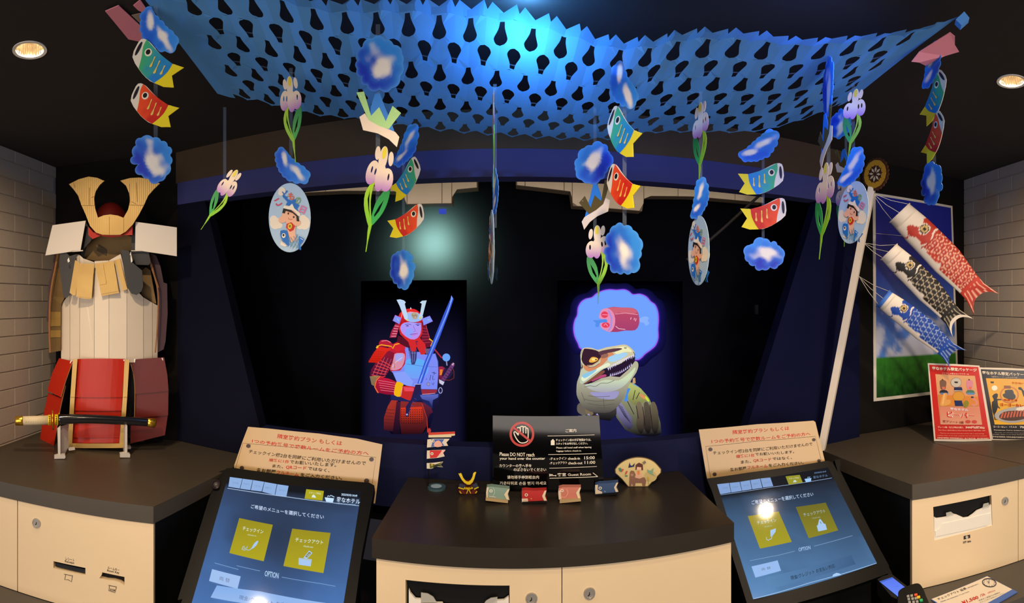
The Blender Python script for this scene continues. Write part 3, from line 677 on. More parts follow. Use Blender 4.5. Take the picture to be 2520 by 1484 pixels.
sh('#5c68c0', [(680, 1085), (760, 1080), (850, 1075), (845, 1105), (800, 1130), (790, 1190), (765, 1140), (700, 1120)], 0, ('#262c64', 1090, 1180))
sh('#9a2c40', [(690, 1033), (838, 1035), (830, 1062), (760, 1080), (700, 1075)]); ln('#e0b0c0', [(700, 1078), (820, 1068)], 4)
# right dark arm
sh('#a02848', [(840, 825), (885, 822), (930, 850), (930, 900), (880, 960), (850, 985), (842, 900)], 0, ('#301438', 830, 980))
sh('#e08030', [(862, 850), (890, 850), (880, 900), (860, 905)]); ln('#b03040', [(760, 620), (800, 650), (880, 745)], 12); ln('#7a3020', [(975, 830), (992, 870), (990, 930), (950, 950), (905, 945)], 6)
sh('#2a1c40', [(905, 840), (960, 840), (985, 880), (950, 930), (900, 950), (880, 900)])
ln('#6a3a70', [(985, 800), (930, 890), (880, 965)], 34); ln('#c8a0b8', [(990, 792), (975, 812)], 16); 
for k in range(6): ln('#2c1838', [(955-k*15, 835+k*22), (978-k*15, 850+k*22)], 5)
sh('#c8c8e0', [(855, 940), (905, 965), (890, 995), (858, 975)]); S.line('#b0b0d8', ell(868, 1042, 16, 26)+[(884, 1042)], 6)
ln('#9a90c0', [(922, 770), (928, 815)], 10); sh('#6ba4f6', ell(921, 741, 36, 36))
# chest
sh('#7c8cf4', [(520, 600), (610, 690), (690, 690), (730, 715), (825, 705), (843, 760), (848, 880), (838, 1032), (700, 1030), (590, 1008), (470, 965), (432, 880), (410, 860), (500, 830), (545, 760), (545, 690)])
sh('#5cb0f8', [(560, 760), (700, 760), (760, 830), (720, 920), (600, 930), (540, 870)], 3, ('#74a0f8', 760, 930)); sh('#88a0fa', [(440, 880), (540, 870), (620, 960), (600, 1008), (470, 965)])
sh('#3a3a74', [(572, 650), (655, 660), (648, 760), (632, 805), (605, 805), (590, 740)]); 
for p in ([(585, 680), (600, 770)], [(610, 680), (615, 790)], [(635, 690), (628, 780)], [(600, 700), (645, 700)]): ln('#8a88c8', p, 4)
ln('#5a62b0', [(560, 800), (700, 820), (840, 828)], 3); ln('#28306a', [(822, 700), (848, 780), (852, 830)], 7)
for p in ([(790, 880), (830, 885)], [(808, 870), (812, 900)], [(800, 905), (795, 945), (815, 940)], [(780, 900), (770, 950)], [(790, 975), (800, 995), (808, 970)]): ln('#3c3a78', p, 5)
sh('#9a94c8', ell(757, 985, 17, 18)); ln('#4a468a', ell(757, 985, 14, 15), 3); ln('#4a468a', [(735, 945), (745, 935)], 4)
# breast pad, shoulder
sh('#c02038', [(395, 640), (470, 600), (540, 640), (552, 720), (545, 800), (500, 860), (410, 868), (380, 760)])
sh('#d890a8', [(410, 790), (440, 712), (500, 700), (540, 708), (542, 760), (515, 830), (465, 856), (412, 852)], 2); sh('#a8a8ee', [(455, 715), (500, 705), (530, 720), (510, 770), (460, 770)], 2)
ln('#e8d8e0', [(430, 830), (450, 790), (520, 740)], 4); ln('#b86a50', [(415, 850), (420, 800), (445, 780), (450, 840)], 6)
sh('#8a1a34', [(330, 720), (400, 680), (450, 700), (430, 790), (390, 880), (350, 930), (222, 915), (235, 850), (290, 770)], 0, ('#501034', 700, 930))
for k in range(6): ln('#f04038', [(300-k*12, 760+k*28), (370-k*6, 790+k*26), (415-k*10, 820+k*18)], 7)
for k in range(4): ln('#b06080', [(330+k*30, 730+k*8), (250+k*35, 900)], 4)
sh('#e02c22', [(300, 640), (430, 660), (380, 690), (320, 770), (292, 790), (208, 786), (248, 715)], 0, ('#c8200e', 650, 790))
for r in range(5):
    for c_ in range(6): sh('#a01410', ell(262+c_*17-r*12, 690+r*20, 4, 4, 0, 6))
sh('#b82038', [(305, 620), (320, 585), (370, 580), (415, 600), (430, 640), (320, 640)], 2); ln('#f0b0c0', [(330, 592), (380, 586), (412, 604)], 4)
sh('#d42434', [(430, 620), (500, 590), (540, 620), (550, 660), (470, 690), (430, 660)]); ln('#f2b020', [(285, 640), (330, 625), (420, 640), (432, 660), (450, 625), (510, 608)], 9); ln('#f2c030', [(282, 655), (300, 640)], 14)
# forearm
sh('#9c8058', [(222, 915), (300, 905), (330, 930), (280, 1010), (240, 990)]); 
for k in range(5): ln('#40302c', [(228+k*12, 920), (252+k*9, 1000)], 3)
sh('#c01c3c', [(300, 915), (400, 935), (462, 962), (470, 1085), (380, 1080), (285, 1060), (262, 1010), (275, 950)], 0, ('#8c1030', 930, 1080))
for k in range(5): ln('#f08090', [(300+k*5, 950+k*22), (455, 975+k*20)], 4)
ln('#e87838', [(318, 912), (282, 950), (268, 1010), (300, 1065)], 9)
sh('#f0b414', [(468, 962), (530, 985), (512, 1040), (502, 1100), (446, 1085), (448, 1030)], 2)
sh('#c42a28', [(518, 1005), (560, 998), (630, 1008), (652, 1030), (640, 1085), (605, 1138), (570, 1130), (498, 1100), (512, 1040)]); sh('#e84a60', [(530, 1010), (620, 1015), (630, 1050), (540, 1050)]); ln('#f8c8d8', [(620, 1100), (640, 1050)], 6); ln('#f2a8b8', [(520, 1010), (505, 1095)], 5)
# neck guard, hood, face
for sd in (1,):
    sh('#a82444', [(457, 430), (492, 440), (478, 510), (462, 560), (402, 560), (420, 500)])
    for k in range(5): ln('#e890a8', [(450-k*8, 452+k*24), (488-k*6, 458+k*22)], 7)
sh('#6c1830', [(693, 430), (738, 440), (760, 540), (780, 590), (790, 640), (740, 650), (690, 600), (690, 540)])
for k in range(6): ln('#b03048', [(700, 470+k*28), (745+k*8, 480+k*24)], 6)
ln('#d0385a', [(735, 445), (770, 570)], 5)
sh('#5a1428', [(480, 540), (580, 580), (700, 560), (700, 620), (560, 650), (470, 600)])
sh('#d62a2c', [(484, 420), (700, 400), (703, 520), (680, 565), (730, 620), (735, 700), (690, 716), (650, 640), (640, 680), (600, 680), (575, 600), (500, 530), (488, 480)])
sh('#3a2c68', [(625, 595), (660, 590), (675, 620), (650, 630), (625, 625)])
fc = [(500, 470), (520, 435), (560, 420), (640, 418), (688, 425), (694, 480), (680, 535), (650, 570), (620, 580), (585, 572), (540, 545), (510, 510)]
sh('#a89cfa', fc, 3, ('#c08ce8', 430, 575)); sh('#90a4ff', [(560, 480), (610, 480), (620, 540), (585, 560), (545, 530)], 3)
ln('#5c4aa0', [(545, 440), (575, 436), (600, 442)], 5); ln('#5c4aa0', [(640, 440), (665, 432), (686, 438)], 5)
sh('#4a3a90', ell(566, 452, 13, 5)); sh('#4a3a90', ell(662, 446, 12, 5)); ln('#8a60c8', [(622, 450), (630, 480), (642, 500), (620, 506)], 4)
ln('#a83c9c', [(590, 532), (618, 527), (650, 524)], 6); ln('#d070b8', [(600, 540), (640, 536)], 5); ln('#7a50b0', [(655, 515), (658, 530)], 4)
ln('#d62a2c', [(500, 440), (496, 480), (512, 520), (545, 552), (590, 578), (630, 582), (660, 568), (690, 530), (697, 480), (694, 425)], 9)
# helmet
sh('#e82a2a', [(484, 380), (492, 345), (520, 315), (560, 298), (610, 296), (650, 308), (690, 345), (705, 390), (695, 425), (600, 420), (540, 410), (500, 455), (486, 430)], 2, ('#b81a26', 300, 430))
ln('#ff7a70', [(520, 330), (510, 380)], 8); sh('#e0e0f8', [(590, 300), (596, 280), (604, 300)]); sh('#f0a0a8', [(560, 330), (590, 322), (660, 330), (670, 345), (560, 345)])
sh('#9cbcf4', [(545, 385), (560, 345), (600, 332), (660, 335), (700, 360), (710, 372), (690, 402), (640, 418), (590, 416), (556, 402)], 2)
sh('#b8a88c', [(598, 348), (612, 334), (640, 332), (664, 352), (650, 388), (622, 392), (608, 372)], 2); ln('#6a5a58', [(612, 345), (622, 378), (640, 345), (654, 372)], 4); ln('#6a5a58', [(606, 360), (656, 356)], 3)
sh('#c0d8f4', [(467, 214), (500, 210), (534, 220), (551, 236), (542, 252), (556, 310), (570, 370), (566, 396), (540, 390), (522, 340), (495, 270)])
sh('#c0d8e8', [(679, 240), (700, 223), (742, 220), (728, 270), (708, 350), (698, 385), (668, 388), (684, 330), (697, 250)])
sh('#d8d070', ell(565, 398, 12, 7)); sh('#d8d070', ell(683, 380, 14, 8, -30))
sh('#8098fa', [(455, 355), (511, 380), (492, 437), (433, 404)]); ln('#c060c8', [(455, 355), (511, 380), (492, 437), (433, 404), (455, 355)], 4); ln('#c8c0a0', [(475, 385), (485, 410)], 6)
sh('#8098fa', [(702, 388), (770, 362), (797, 410), (714, 447)]); ln('#a070e0', [(702, 388), (770, 362), (797, 410), (714, 447), (702, 388)], 4); ln('#c8c0a0', [(750, 395), (770, 400)], 6)
sh('#d22a2e', [(590, 590), (640, 590), (652, 640), (632, 690), (596, 680)]); sh('#d22a2e', [(650, 600), (690, 600), (738, 650), (722, 712), (690, 716), (660, 660)]); sh('#6a5a78', [(725, 660), (775, 660), (770, 700), (735, 712)]); ln('#f0b828', [(765, 570), (798, 595), (780, 640)], 12)
# sword
sh('#3558d8', [(968, 174), (988, 208), (950, 320), (860, 560), (760, 800), (700, 975), (655, 985), (720, 790), (800, 590), (900, 340), (955, 215)])
sh('#86a8fa', [(968, 174), (980, 200), (940, 320), (850, 545), (740, 810), (682, 975), (668, 978), (735, 790), (830, 560), (930, 310), (962, 215)]); ln('#2038a8', [(955, 240), (840, 560), (700, 900)], 3)
sh('#28204c', [(640, 990), (690, 985), (690, 1040), (660, 1080), (640, 1100), (600, 1170), (575, 1280), (548, 1285), (552, 1190), (600, 1120)]); ln('#a0a0d8', [(630, 985), (685, 985)], 8); sh('#a0a8e0', ell(562, 1262, 9, 9))
for k in range(5): ln('#4a4488', [(628-k*14, 1110+k*32), (648-k*14, 1125+k*32)], 4)
S.build('samurai_picture', HOLO, R1_, 'glowing figure of a samurai in red armour, helmet with pale horns, sword held upright')
S = Art(HP, ZM(1350, 680, 3.71), step=.00012, base=.0012); sh, ln = S.shape, S.line
bub = [(560, 124), (620, 128), (690, 124), (735, 142), (768, 168), (830, 164), (890, 188), (930, 232), (970, 262), (995, 325), (1001, 400), (996, 480), (998, 560), (975, 625), (935, 665), (880, 705), (840, 745), (790, 760), (600, 740), (420, 680), (300, 660), (272, 610), (242, 545), (231, 470), (243, 400), (265, 355), (272, 290), (300, 237), (345, 208), (398, 195), (440, 160), (500, 134)]
cx_, cy_ = 620, 430
def ring_glow(art, pts, k0, k1, c0, c1):
    s_ = smooth(pts, 3); n = len(s_); A_ = [(cx_+(x-cx_)*k0, cy_+(y-cy_)*k0) for x, y in s_]; B_ = [(cx_+(x-cx_)*k1, cy_+(y-cy_)*k1) for x, y in s_]
    P = [art.pl.P(x, y, art.off) for x, y in art.px(A_+B_)]; art.off += art.step
    art.add(P, [(i, (i+1) % n, (i+1) % n+n, i+n) for i in range(n)], [c0]*n+[c1]*n)
ring_glow(S, bub, 1.0, 1.06, lin('#3c28b0'), lin('#151250')); ring_glow(S, bub, 1.06, 1.2, lin('#151250'), lin('#0b0b30'))
S.off += .0001
sh('#b04ce0', [(cx_+(x-cx_)*1.018, cy_+(y-cy_)*1.022) for x, y in bub], 3); sh('#7088fa', [(cx_+(x-cx_)*1.004, cy_+(y-cy_)*1.004) for x, y in bub], 3); sh('#70a2fe', [(cx_+(x-cx_)*.98, cy_+(y-cy_)*.98) for x, y in bub], 3)
sh('#8cb4fe', [(830, 385), (880, 365), (915, 380), (905, 405), (920, 430), (890, 452), (870, 425), (830, 415)], 2); 
sh('#c04c68', [(540, 288), (660, 284), (770, 290), (812, 320), (828, 380), (825, 440), (790, 492), (700, 495), (560, 508), (530, 400)], 2, ('#a84070', 290, 500)); sh('#d06478', [(545, 290), (660, 285), (772, 292), (810, 330), (740, 345), (640, 330), (590, 350)], 2); ln('#e89ab0', [(610, 345), (700, 335), (815, 350)], 6)
for p in ([(755, 375), (748, 395)], [(785, 380), (780, 400)], [(800, 385), (792, 410)], [(612, 455), (640, 478), (700, 485)]): ln('#f0c0d0', p, 6)
sh('#e890b4', [(520, 292), (560, 300), (600, 350), (608, 420), (590, 480), (560, 508), (520, 495), (480, 470), (470, 430), (520, 410), (470, 385), (460, 370), (480, 310)], 2); ln('#b090e0', [(545, 310), (575, 380), (570, 460), (545, 500)], 16)
sh('#e8405c', ell(512, 350, 32, 30)); sh('#e8405c', ell(522, 445, 36, 25)); ln('#f8a0c0', [(490, 350), (540, 352)], 6); ln('#f8a0c0', [(505, 450), (520, 430), (540, 455)], 7)
sh('#5490ee', [(405, 402), (450, 400), (520, 390), (535, 405), (530, 420), (470, 425), (462, 455), (440, 464), (425, 450), (432, 425)], 2)
# body
sh('#8f9070', [(740, 960), (790, 985), (845, 1025), (900, 1100), (935, 1150), (965, 1200), (1000, 1260), (1022, 1340), (1030, 1440), (960, 1470), (800, 1450), (700, 1400), (620, 1290), (603, 1200), (640, 1120), (700, 1060)], 0, ('#121018', 1130, 1440))
sh('#b8c070', [(745, 975), (800, 995), (860, 1045), (915, 1110), (930, 1150), (880, 1140), (800, 1180), (720, 1120), (700, 1060)], 2, ('#787848', 1000, 1180)); sh('#e0905c', ell(865, 1100, 40, 14, 35)); sh('#c8e040', ell(900, 1120, 30, 10, 55)); ln('#6aa0e8', [(760, 975), (820, 1010)], 8)
sh('#8a84b0', [(610, 1150), (660, 1150), (700, 1210), (760, 1290), (770, 1370), (740, 1400), (690, 1370), (640, 1290), (604, 1220)], 0, ('#2c2848', 1180, 1400))
for k in range(8): ln('#28243c', [(620+k*10, 1160+k*16), (680+k*10, 1200+k*20)], 4); 
for x, c0 in ((830, '#7c6c58'), (895, '#5c5044'), (960, '#6c604c')):
    sh(c0, [(x-25, 1160), (x+10, 1150), (x+40, 1240), (x+45, 1380), (x+10, 1440), (x-30, 1360), (x-20, 1260)], 2, ('#100c12', 1180, 1430))
for p in ([(800, 1180), (820, 1300)], [(860, 1190), (880, 1360)], [(925, 1170), (950, 1400)], [(790, 1040), (770, 1130)], [(830, 1060), (800, 1120)], [(720, 1140), (780, 1260)]): ln('#221c20', p, 6)
sh('#4e8ae0', [(722, 1020), (748, 1025), (725, 1075), (722, 1140), (695, 1145), (690, 1130), (705, 1080)])
# neck and lower jaw
sh('#56504c', [(300, 1160), (620, 1140), (620, 1260), (560, 1320), (350, 1290)], 0, ('#0d0b14', 1150, 1300))
sh('#6a6258', [(262, 1180), (290, 1155), (320, 1180), (345, 1240), (330, 1275), (285, 1255), (262, 1230)], 2); sh('#7a6a50', [(330, 1180), (380, 1200), (410, 1255), (380, 1270), (345, 1262)], 2); sh('#a0a0f0', [(355, 1262), (368, 1252), (378, 1272)]); sh('#a0a0f0', [(432, 1262), (445, 1250), (458, 1272)])
sh('#b8b49a', [(300, 830), (285, 900), (262, 960), (255, 1020), (256, 1080), (275, 1130), (310, 1190), (380, 1235), (470, 1245), (560, 1240), (640, 1180), (700, 1080), (735, 990), (765, 930), (800, 880), (820, 820), (812, 782), (785, 775), (760, 800), (720, 850), (640, 915), (560, 900), (480, 920), (400, 965), (320, 985)], 2, ('#504a48', 930, 1240))
sh('#cfe0b8', [(330, 990), (420, 975), (520, 945), (640, 950), (740, 880), (790, 830), (780, 880), (720, 970), (640, 1030), (520, 1060), (400, 1040)], 3, ('#a8a4b4', 930, 1060)); sh('#9c98c8', [(380, 1060), (520, 1060), (640, 1050), (600, 1120), (450, 1110)], 3)
for p in ([(330, 1010), (380, 1000), (430, 1005), (480, 975), (540, 975), (600, 950)], [(360, 1090), (450, 1100), (560, 1095)], [(320, 1120), (430, 1140), (600, 1130)], [(360, 1160), (480, 1180), (600, 1165)], [(440, 1200), (560, 1200)], [(500, 1110), (510, 1220)], [(300, 1060), (330, 1140)]): ln('#5c5448', p, 4, 3)
sh('#c8a070', [(770, 930), (790, 925), (795, 975), (765, 985)])
# mouth
sh('#281830', [(318, 978), (360, 940), (430, 900), (500, 855), (600, 830), (700, 770), (770, 715), (792, 740), (785, 780), (730, 850), (650, 920), (560, 912), (480, 932), (390, 975)], 0)
sh('#b84878', [(400, 940), (470, 905), (520, 895), (525, 915), (460, 935), (400, 960)], 2); sh('#8a5040', [(320, 975), (420, 905), (500, 858), (510, 880), (430, 930), (340, 980)], 2)
# upper jaw
sh('#d8c8a0', [(305, 665), (345, 650), (400, 655), (450, 672), (520, 650), (610, 635), (690, 622), (735, 640), (770, 672), (788, 700), (776, 722), (740, 735), (690, 775), (640, 805), (560, 828), (500, 848), (430, 900), (370, 945), (320, 978), (285, 972), (290, 880), (312, 830), (298, 780), (290, 720)], 2, ('#b8c8b0', 640, 980))
sh('#d88c64', [(320, 810), (400, 830), (470, 790), (480, 720), (560, 690), (600, 720), (540, 760), (470, 830), (380, 870), (330, 850)], 3); sh('#a8d4f4', [(545, 740), (640, 705), (700, 695), (720, 715), (660, 755), (600, 780), (550, 775)], 3); sh('#f0ecb8', [(600, 660), (690, 640), (740, 660), (760, 690), (700, 690), (620, 710)], 3)
sh('#e8f0d0', [(300, 920), (380, 880), (460, 830), (540, 790), (560, 815), (480, 850), (400, 900), (320, 960)], 3); sh('#90c8e8', [(310, 900), (400, 860), (440, 850), (400, 890), (330, 930)], 3)
sh('#3a2030', [(312, 668), (360, 662), (430, 675), (470, 700), (478, 740), (440, 785), (390, 812), (350, 822), (312, 790), (296, 730)], 2); sh('#5c3a48', [(455, 690), (540, 668), (640, 655), (672, 665), (600, 690), (540, 700), (500, 728), (470, 720)], 2); sh('#9c6858', [(480, 720), (540, 705), (540, 735), (490, 750)], 2)
ln('#c89068', [(350, 815), (400, 812), (450, 780), (475, 745)], 7); ln('#8a5a58', [(360, 835), (420, 825), (465, 795)], 5)
sh('#f0b048', [(370, 770), (385, 745), (410, 735), (450, 748), (445, 770), (405, 788), (375, 785)], 2); sh('#ffe890', [(395, 750), (440, 750), (430, 765), (400, 770)], 2); sh('#503020', ell(432, 760, 7, 6)); ln('#241018', ell(702, 654, 10, 4), 4); ln('#241420', [(775, 690), (788, 715), (780, 735)], 5)
for i in range(15):
    t = i/14; x = 545+t*230; y = 842-t*115-12*math.sin(t*3.1); sh('#e8dcf0', [(x-8, y-6), (x+8, y-9), (x+3, y+20+6*(i % 3 == 1))])
for i in range(12):
    t = i/11; x = 565+t*190; y = 908-t*95+18*math.sin(t*3.1); sh('#c8bce8', [(x-7, y+5), (x+8, y+2), (x-1, y-24)])
ln('#e8e0a8', [(300, 830), (296, 760), (305, 700), (320, 662)], 5)
S.build('dinosaur_picture', HOLO, R2_, 'glowing dinosaur head with open jaws under a round blue thought bubble with a meat joint')
# small things in the display box
sp = HP
m = MB(); c = Plane((0, 2.0, 0), (0, -1, 0)).P(1872, 762); m.box((c.x-.007, 2.035, c.z-.022), (c.x+.007, 2.049, c.z+.022)); m.build('wall_switch', pm('grey_switch', '#3c3a38', .5), None, 'small grey upright switch plate on the dark back wall, right of the dinosaur display', 'switch')
c = Plane((0, 1.9, 0), (0, -1, 0)).P(1089, 520); m = MB(); m.col('#3c50c8'); m.box((c.x-.013, 1.895, c.z-.009), (c.x+.013, 1.91, c.z+.009)); m.build('indicator_lamp', emit_mat('blue_glow', .8), None, 'small square blue indicator lamp in the display box above the samurai', 'light')
c = Plane((0, 1.9, 0), (0, -1, 0)).P(1545, 512); m = MB(); m.col('#3040a0'); m.box((c.x-.018, 1.895, c.z-.008), (c.x+.018, 1.91, c.z+.008)); m.build('indicator_lamp', emit_mat('blue_glow_dim', .6), None, 'small flat blue indicator lamp in the display box above the dinosaur', 'light')
RP = Plane((0, 1.80, 0), (0, -1, 0)); m = MB(); m.tube([RP.P(1690, 640), RP.P(1780, 562), RP.P(1870, 480), RP.P(1965, 392)], .006, 8); m.build('support_rod', pm('dark_grey_rod', '#35302c', .5), None, 'thin dark rod slanting up behind the fish mobile over the right display', 'rod')

# ================================================================== BLUE PAPER NET
near_c = [(350, -5, .88), (480, -40, .86), (640, -40, .85), (800, -5, .86), (1000, -8, .85), (1130, 0, .85), (1250, 12, .85), (1400, 52, .87), (1500, 86, .9), (1600, 88, .92), (1700, 68, .90), (1850, 70, .90), (2000, 88, .93), (2200, 72, .94), (2360, 44, .93)]
far_c = [(535, 232, 1.25), (640, 255, 1.28), (770, 286, 1.30), (900, 300, 1.32), (1020, 318, 1.33), (1150, 330, 1.34), (1270, 338, 1.34), (1390, 345, 1.34), (1500, 345, 1.33), (1600, 330, 1.31), (1700, 328, 1.30), (1850, 328, 1.28), (1960, 302, 1.27), (2050, 266, 1.27), (2100, 243, 1.28)]
def dense(c):
    P = [tuple(atd(*q)) for q in c]; P = [V(p) for p in smo(P, 12)]; L = [0]
    for a, b in zip(P[:-1], P[1:]): L.append(L[-1]+(b-a).length)
    return P, L
NPT, NL = dense(near_c); FPT, FL = dense(far_c)
def samp(P, L, u):
    t = max(0, min(.99999, u))*L[-1]
    lo, hi = 0, len(L)-1
    while hi-lo > 1:
        mid = (lo+hi)//2
        if L[mid] <= t: lo = mid
        else: hi = mid
    k = (t-L[lo])/max(1e-9, L[hi]-L[lo]); return P[lo].lerp(P[hi], k)
NCOL = 25
def S_(u, v, lift=0):
    a = samp(NPT, NL, u); b = samp(FPT, FL, u); p = a+(b-a)*v
    fold = abs(((u*NCOL*2) % 2)-1)-.5          # pleats, one ridge per half pitch
    p.z += fold*.006*(1-.5*v)-.02*math.sin(math.pi*v)*math.sin(math.pi*u)+lift
    p.z = min(p.z, HC-.008); return p
net = thing('paper_net_garland', 'wide pleated blue paper net with rows of cut-out holes hung under the ceiling', 'garland', tuple(S_(.5, .5)))
m = MB()
tear = [(0, -.92), (.28, -.80), (.46, -.55), (.44, -.30), (.30, .1), (.19, .45), (.16, .88), (-.16, .88), (-.19, .45), (-.30, .1), (-.44, -.30), (-.46, -.55), (-.28, -.80)]
def star(poly, ang):
    c_, s_ = math.cos(ang), math.sin(ang); best = .1
    for (x0, y0), (x1, y1) in zip(poly, poly[1:]+poly[:1]):
        dx, dy = x1-x0, y1-y0; den = c_*dy-s_*dx
        if abs(den) < 1e-9: continue
        t = (x0*dy-y0*dx)/den; k = (x0*s_-y0*c_)/den
        if t > 0 and 0 <= k <= 1: best = max(best, t)
    return best
def bound(n=8):
    out = [];     H8 = (-1, -.62, -.36, -.17, 0, .17, .36, .62)
    for k in H8: out.append((k, -1))
    for k in range(n): out.append((1, -1+2*k/n))
    for k in H8: out.append((-k, 1))
    for k in range(n): out.append((-1, 1-2*k/n))
    return out
BND = bound()
v0, rh = .064, .1302
U0, U1 = .028, .972
du = (U1-U0)/NCOL
for r in range(7):
    vc = v0+rh*(r+.5); up = (r % 2 == 0)
    cells = [(i+.5)*du+U0 for i in range(NCOL)] if up else [i*du+U0 for i in range(1, NCOL)]
    if not up:   # half cells at both ends, without holes
        for ua, ub in ((U0, U0+du/2), (U1-du/2, U1)):
            g = [(ua+(ub-ua)*i/4, vc-rh/2+rh*j/4) for j in range(5) for i in range(5)]
            m.add([S_(*q) for q in g], [(j*5+i, j*5+i+1, (j+1)*5+i+1, (j+1)*5+i) for j in range(4) for i in range(4)])
    for uc in cells:
        outer, inner = [], []
        for bx, by in BND:
            vv = vc+by*rh/2
            if r == 6 and by == 1: vv = vc+rh/2+.022-.055*abs(bx)**.8*(1 if abs(bx) < 1 else 1)+(.0)
            if r == 6 and by < 1 and abs(bx) == 1: vv = min(vv, vc+rh/2+.022-.055)
            outer.append(S_(uc+bx*du/2, vv))
            an = math.atan2(by, bx); t = star(tear, an if up else -an)
            # in picture terms v grows downwards (farther); neck of the drop points to the near edge on 'up' rows
            t = star(tear, -an if up else an)
            x, y = t*math.cos(an), t*math.sin(an); inner.append(S_(uc+x*du/2, vc+y*rh/2))
        n = len(BND); m.add(outer+inner, [(i, (i+1) % n, (i+1) % n+n, i+n) for i in range(n)])
# end bands
m.build('net_sheet', PAPER, net)
for ua, ub in ((0, U0), (U1, 1)):
    m = MB(); g = [(ua+(ub-ua)*i/3, .0+j/12) for j in range(13) for i in range(4)]
    m.add([S_(*q) for q in g], [(j*4+i, j*4+i+1, (j+1)*4+i+1, (j+1)*4+i) for j in range(12) for i in range(3)]); m.build('end_band', PAPER, net)
# petals along the near edge: two per column
for i in range(NCOL*2):
    ua = U0+i*du/2; ub = ua+du/2; um = (ua+ub)/2; h = .075; lean = (.25 if i % 2 else -.25)*du/2
    m = MB(); bot = [S_(ua+(ub-ua)*k/4, v0) for k in range(5)]; mid = [S_(ua+(ub-ua)*k/4, v0-h*.55, -.004) for k in range(5)]; tip = S_(um+lean, v0-h*1.15, -.008)
    m.add(bot+mid+[tip], [(k, k+1, k+6, k+5) for k in range(4)]+[(5, 6, 10), (6, 7, 10), (7, 8, 10), (8, 9, 10)]); m.build('petal', PAPER, net)
# cord threaded through, and pink tabs holding the ends to the ceiling
m = MB(); m.tube([S_(.005+.99*k/60, .30, .004) for k in range(61)], .0012, 5); m.build('thread', RIBBON, net)
m = MB(); m.tube([S_(.005+.99*k/60, .56, .004) for k in range(61)], .0012, 5); m.build('thread', RIBBON, net)
def ceil_tab(pts, label, z=HC-.006, dz=.0):
    m = MB(); m.poly([atz(x, y, z-dz*k) for k, (x, y) in enumerate(pts)], V((0, 0, .0015))); return m.build('paper_tab', PINKP, None, label, 'paper tab')
ceil_tab([(259, 28), (292, 14), (374, 91), (340, 102), (316, 97)], 'pink paper strip stuck to the ceiling at the armour side')
ceil_tab([(328, 14), (345, 0), (360, 22), (372, 40), (340, 26)], 'small pink paper end at the ceiling corner of the blue net, armour side')
m = MB(); zz = HC-.007; m.poly([atz(x, y, zz) for x, y in [(324, 38), (345, 33), (365, 52), (368, 66), (352, 65)]], V((0, 0, .001))); m.build('paper_scrap', pm('grey_tape', '#8c7c70', .6), None, 'grey tape patch on the ceiling beside the pink strip', 'tape')
m = MB(); m.poly([atz(x, y, HC-.05-.04*k) for (x, y), k in zip([(2338, 80), (2350, 90), (2350, 112), (2360, 128), (2326, 138), (2278, 162), (2262, 154), (2243, 152), (2262, 128)], (0, .1, .3, .5, .6, .9, 1, 1, .6))], V((0, 0, .0012))); m.build('paper_tab', PINKP, None, 'crumpled pink paper fan below the right tip of the blue net', 'paper tab')
m = MB(); c = [atd(2352, 48, .925), atd(2373, 28, .93), atd(2386, 44, .93), atd(2366, 62, .925)]; m.poly(c, V((.012, .012, .0))); m.build('end_roll', PAPER, net)

# ================================================================== HANGING PAPER MOBILES
def frame_at(px, py, d, yaw):
    c = atd(px, py, d); a = (px-1260)/F+math.radians(yaw)
    R = V((math.cos(a), -math.sin(a), 0)); n = V((-math.sin(a), -math.cos(a), 0)); return c, R, n
def M_(c, R, n, sc, roll, flip, org):
    cr, sr = math.cos(math.radians(roll)), math.sin(math.radians(roll))
    def f(x, y, o=0):
        x -= org[0]; y -= org[1]
        if flip: x = -x
        x, y = x*cr-y*sr, x*sr+y*cr
        return c+R*(x*sc)+V((0, 0, -1))*(y*sc)+n*o
    return f
class Card(MB):
    def __init__(s, f): super().__init__(); s.fm = f; s.off = .0008; s.two = True
    def base(s, c, pts, sm=0, holes=None, colf=None):
        if sm: pts = smooth(pts, sm)
        allp = list(pts)+[p for h in (holes or []) for p in h]
        cols = [colf(x, y) if colf else lin(c) for x, y in allp]
        fr = [s.fm(x, y, s.off) for x, y in pts]; hh = [[s.fm(x, y, s.off) for x, y in h] for h in (holes or [])]
        t = s.fm(0, 0, 0)-s.fm(0, 0, .0012); s.poly(fr, t, cols, hh); s.off += .0001; return s
    def on(s, c, pts, sm=0, colf=None):
        if sm: pts = smooth(pts, sm)
        s.off += .0002; fr = [s.fm(x, y, s.off) for x, y in pts]; s.poly(fr, None, [colf(x, y) if colf else lin(c) for x, y in pts])
        bk = [s.fm(x, y, -s.off) for x, y in pts]; s.poly(bk, None, [colf(x, y) if colf else lin(c) for x, y in pts]); return s
def g(c1, c2, a0, a1, ax=0):
    A_, B_ = lin(c1), lin(c2); return lambda x, y: mixc(A_, B_, ((x, y)[ax]-a0)/(a1-a0))
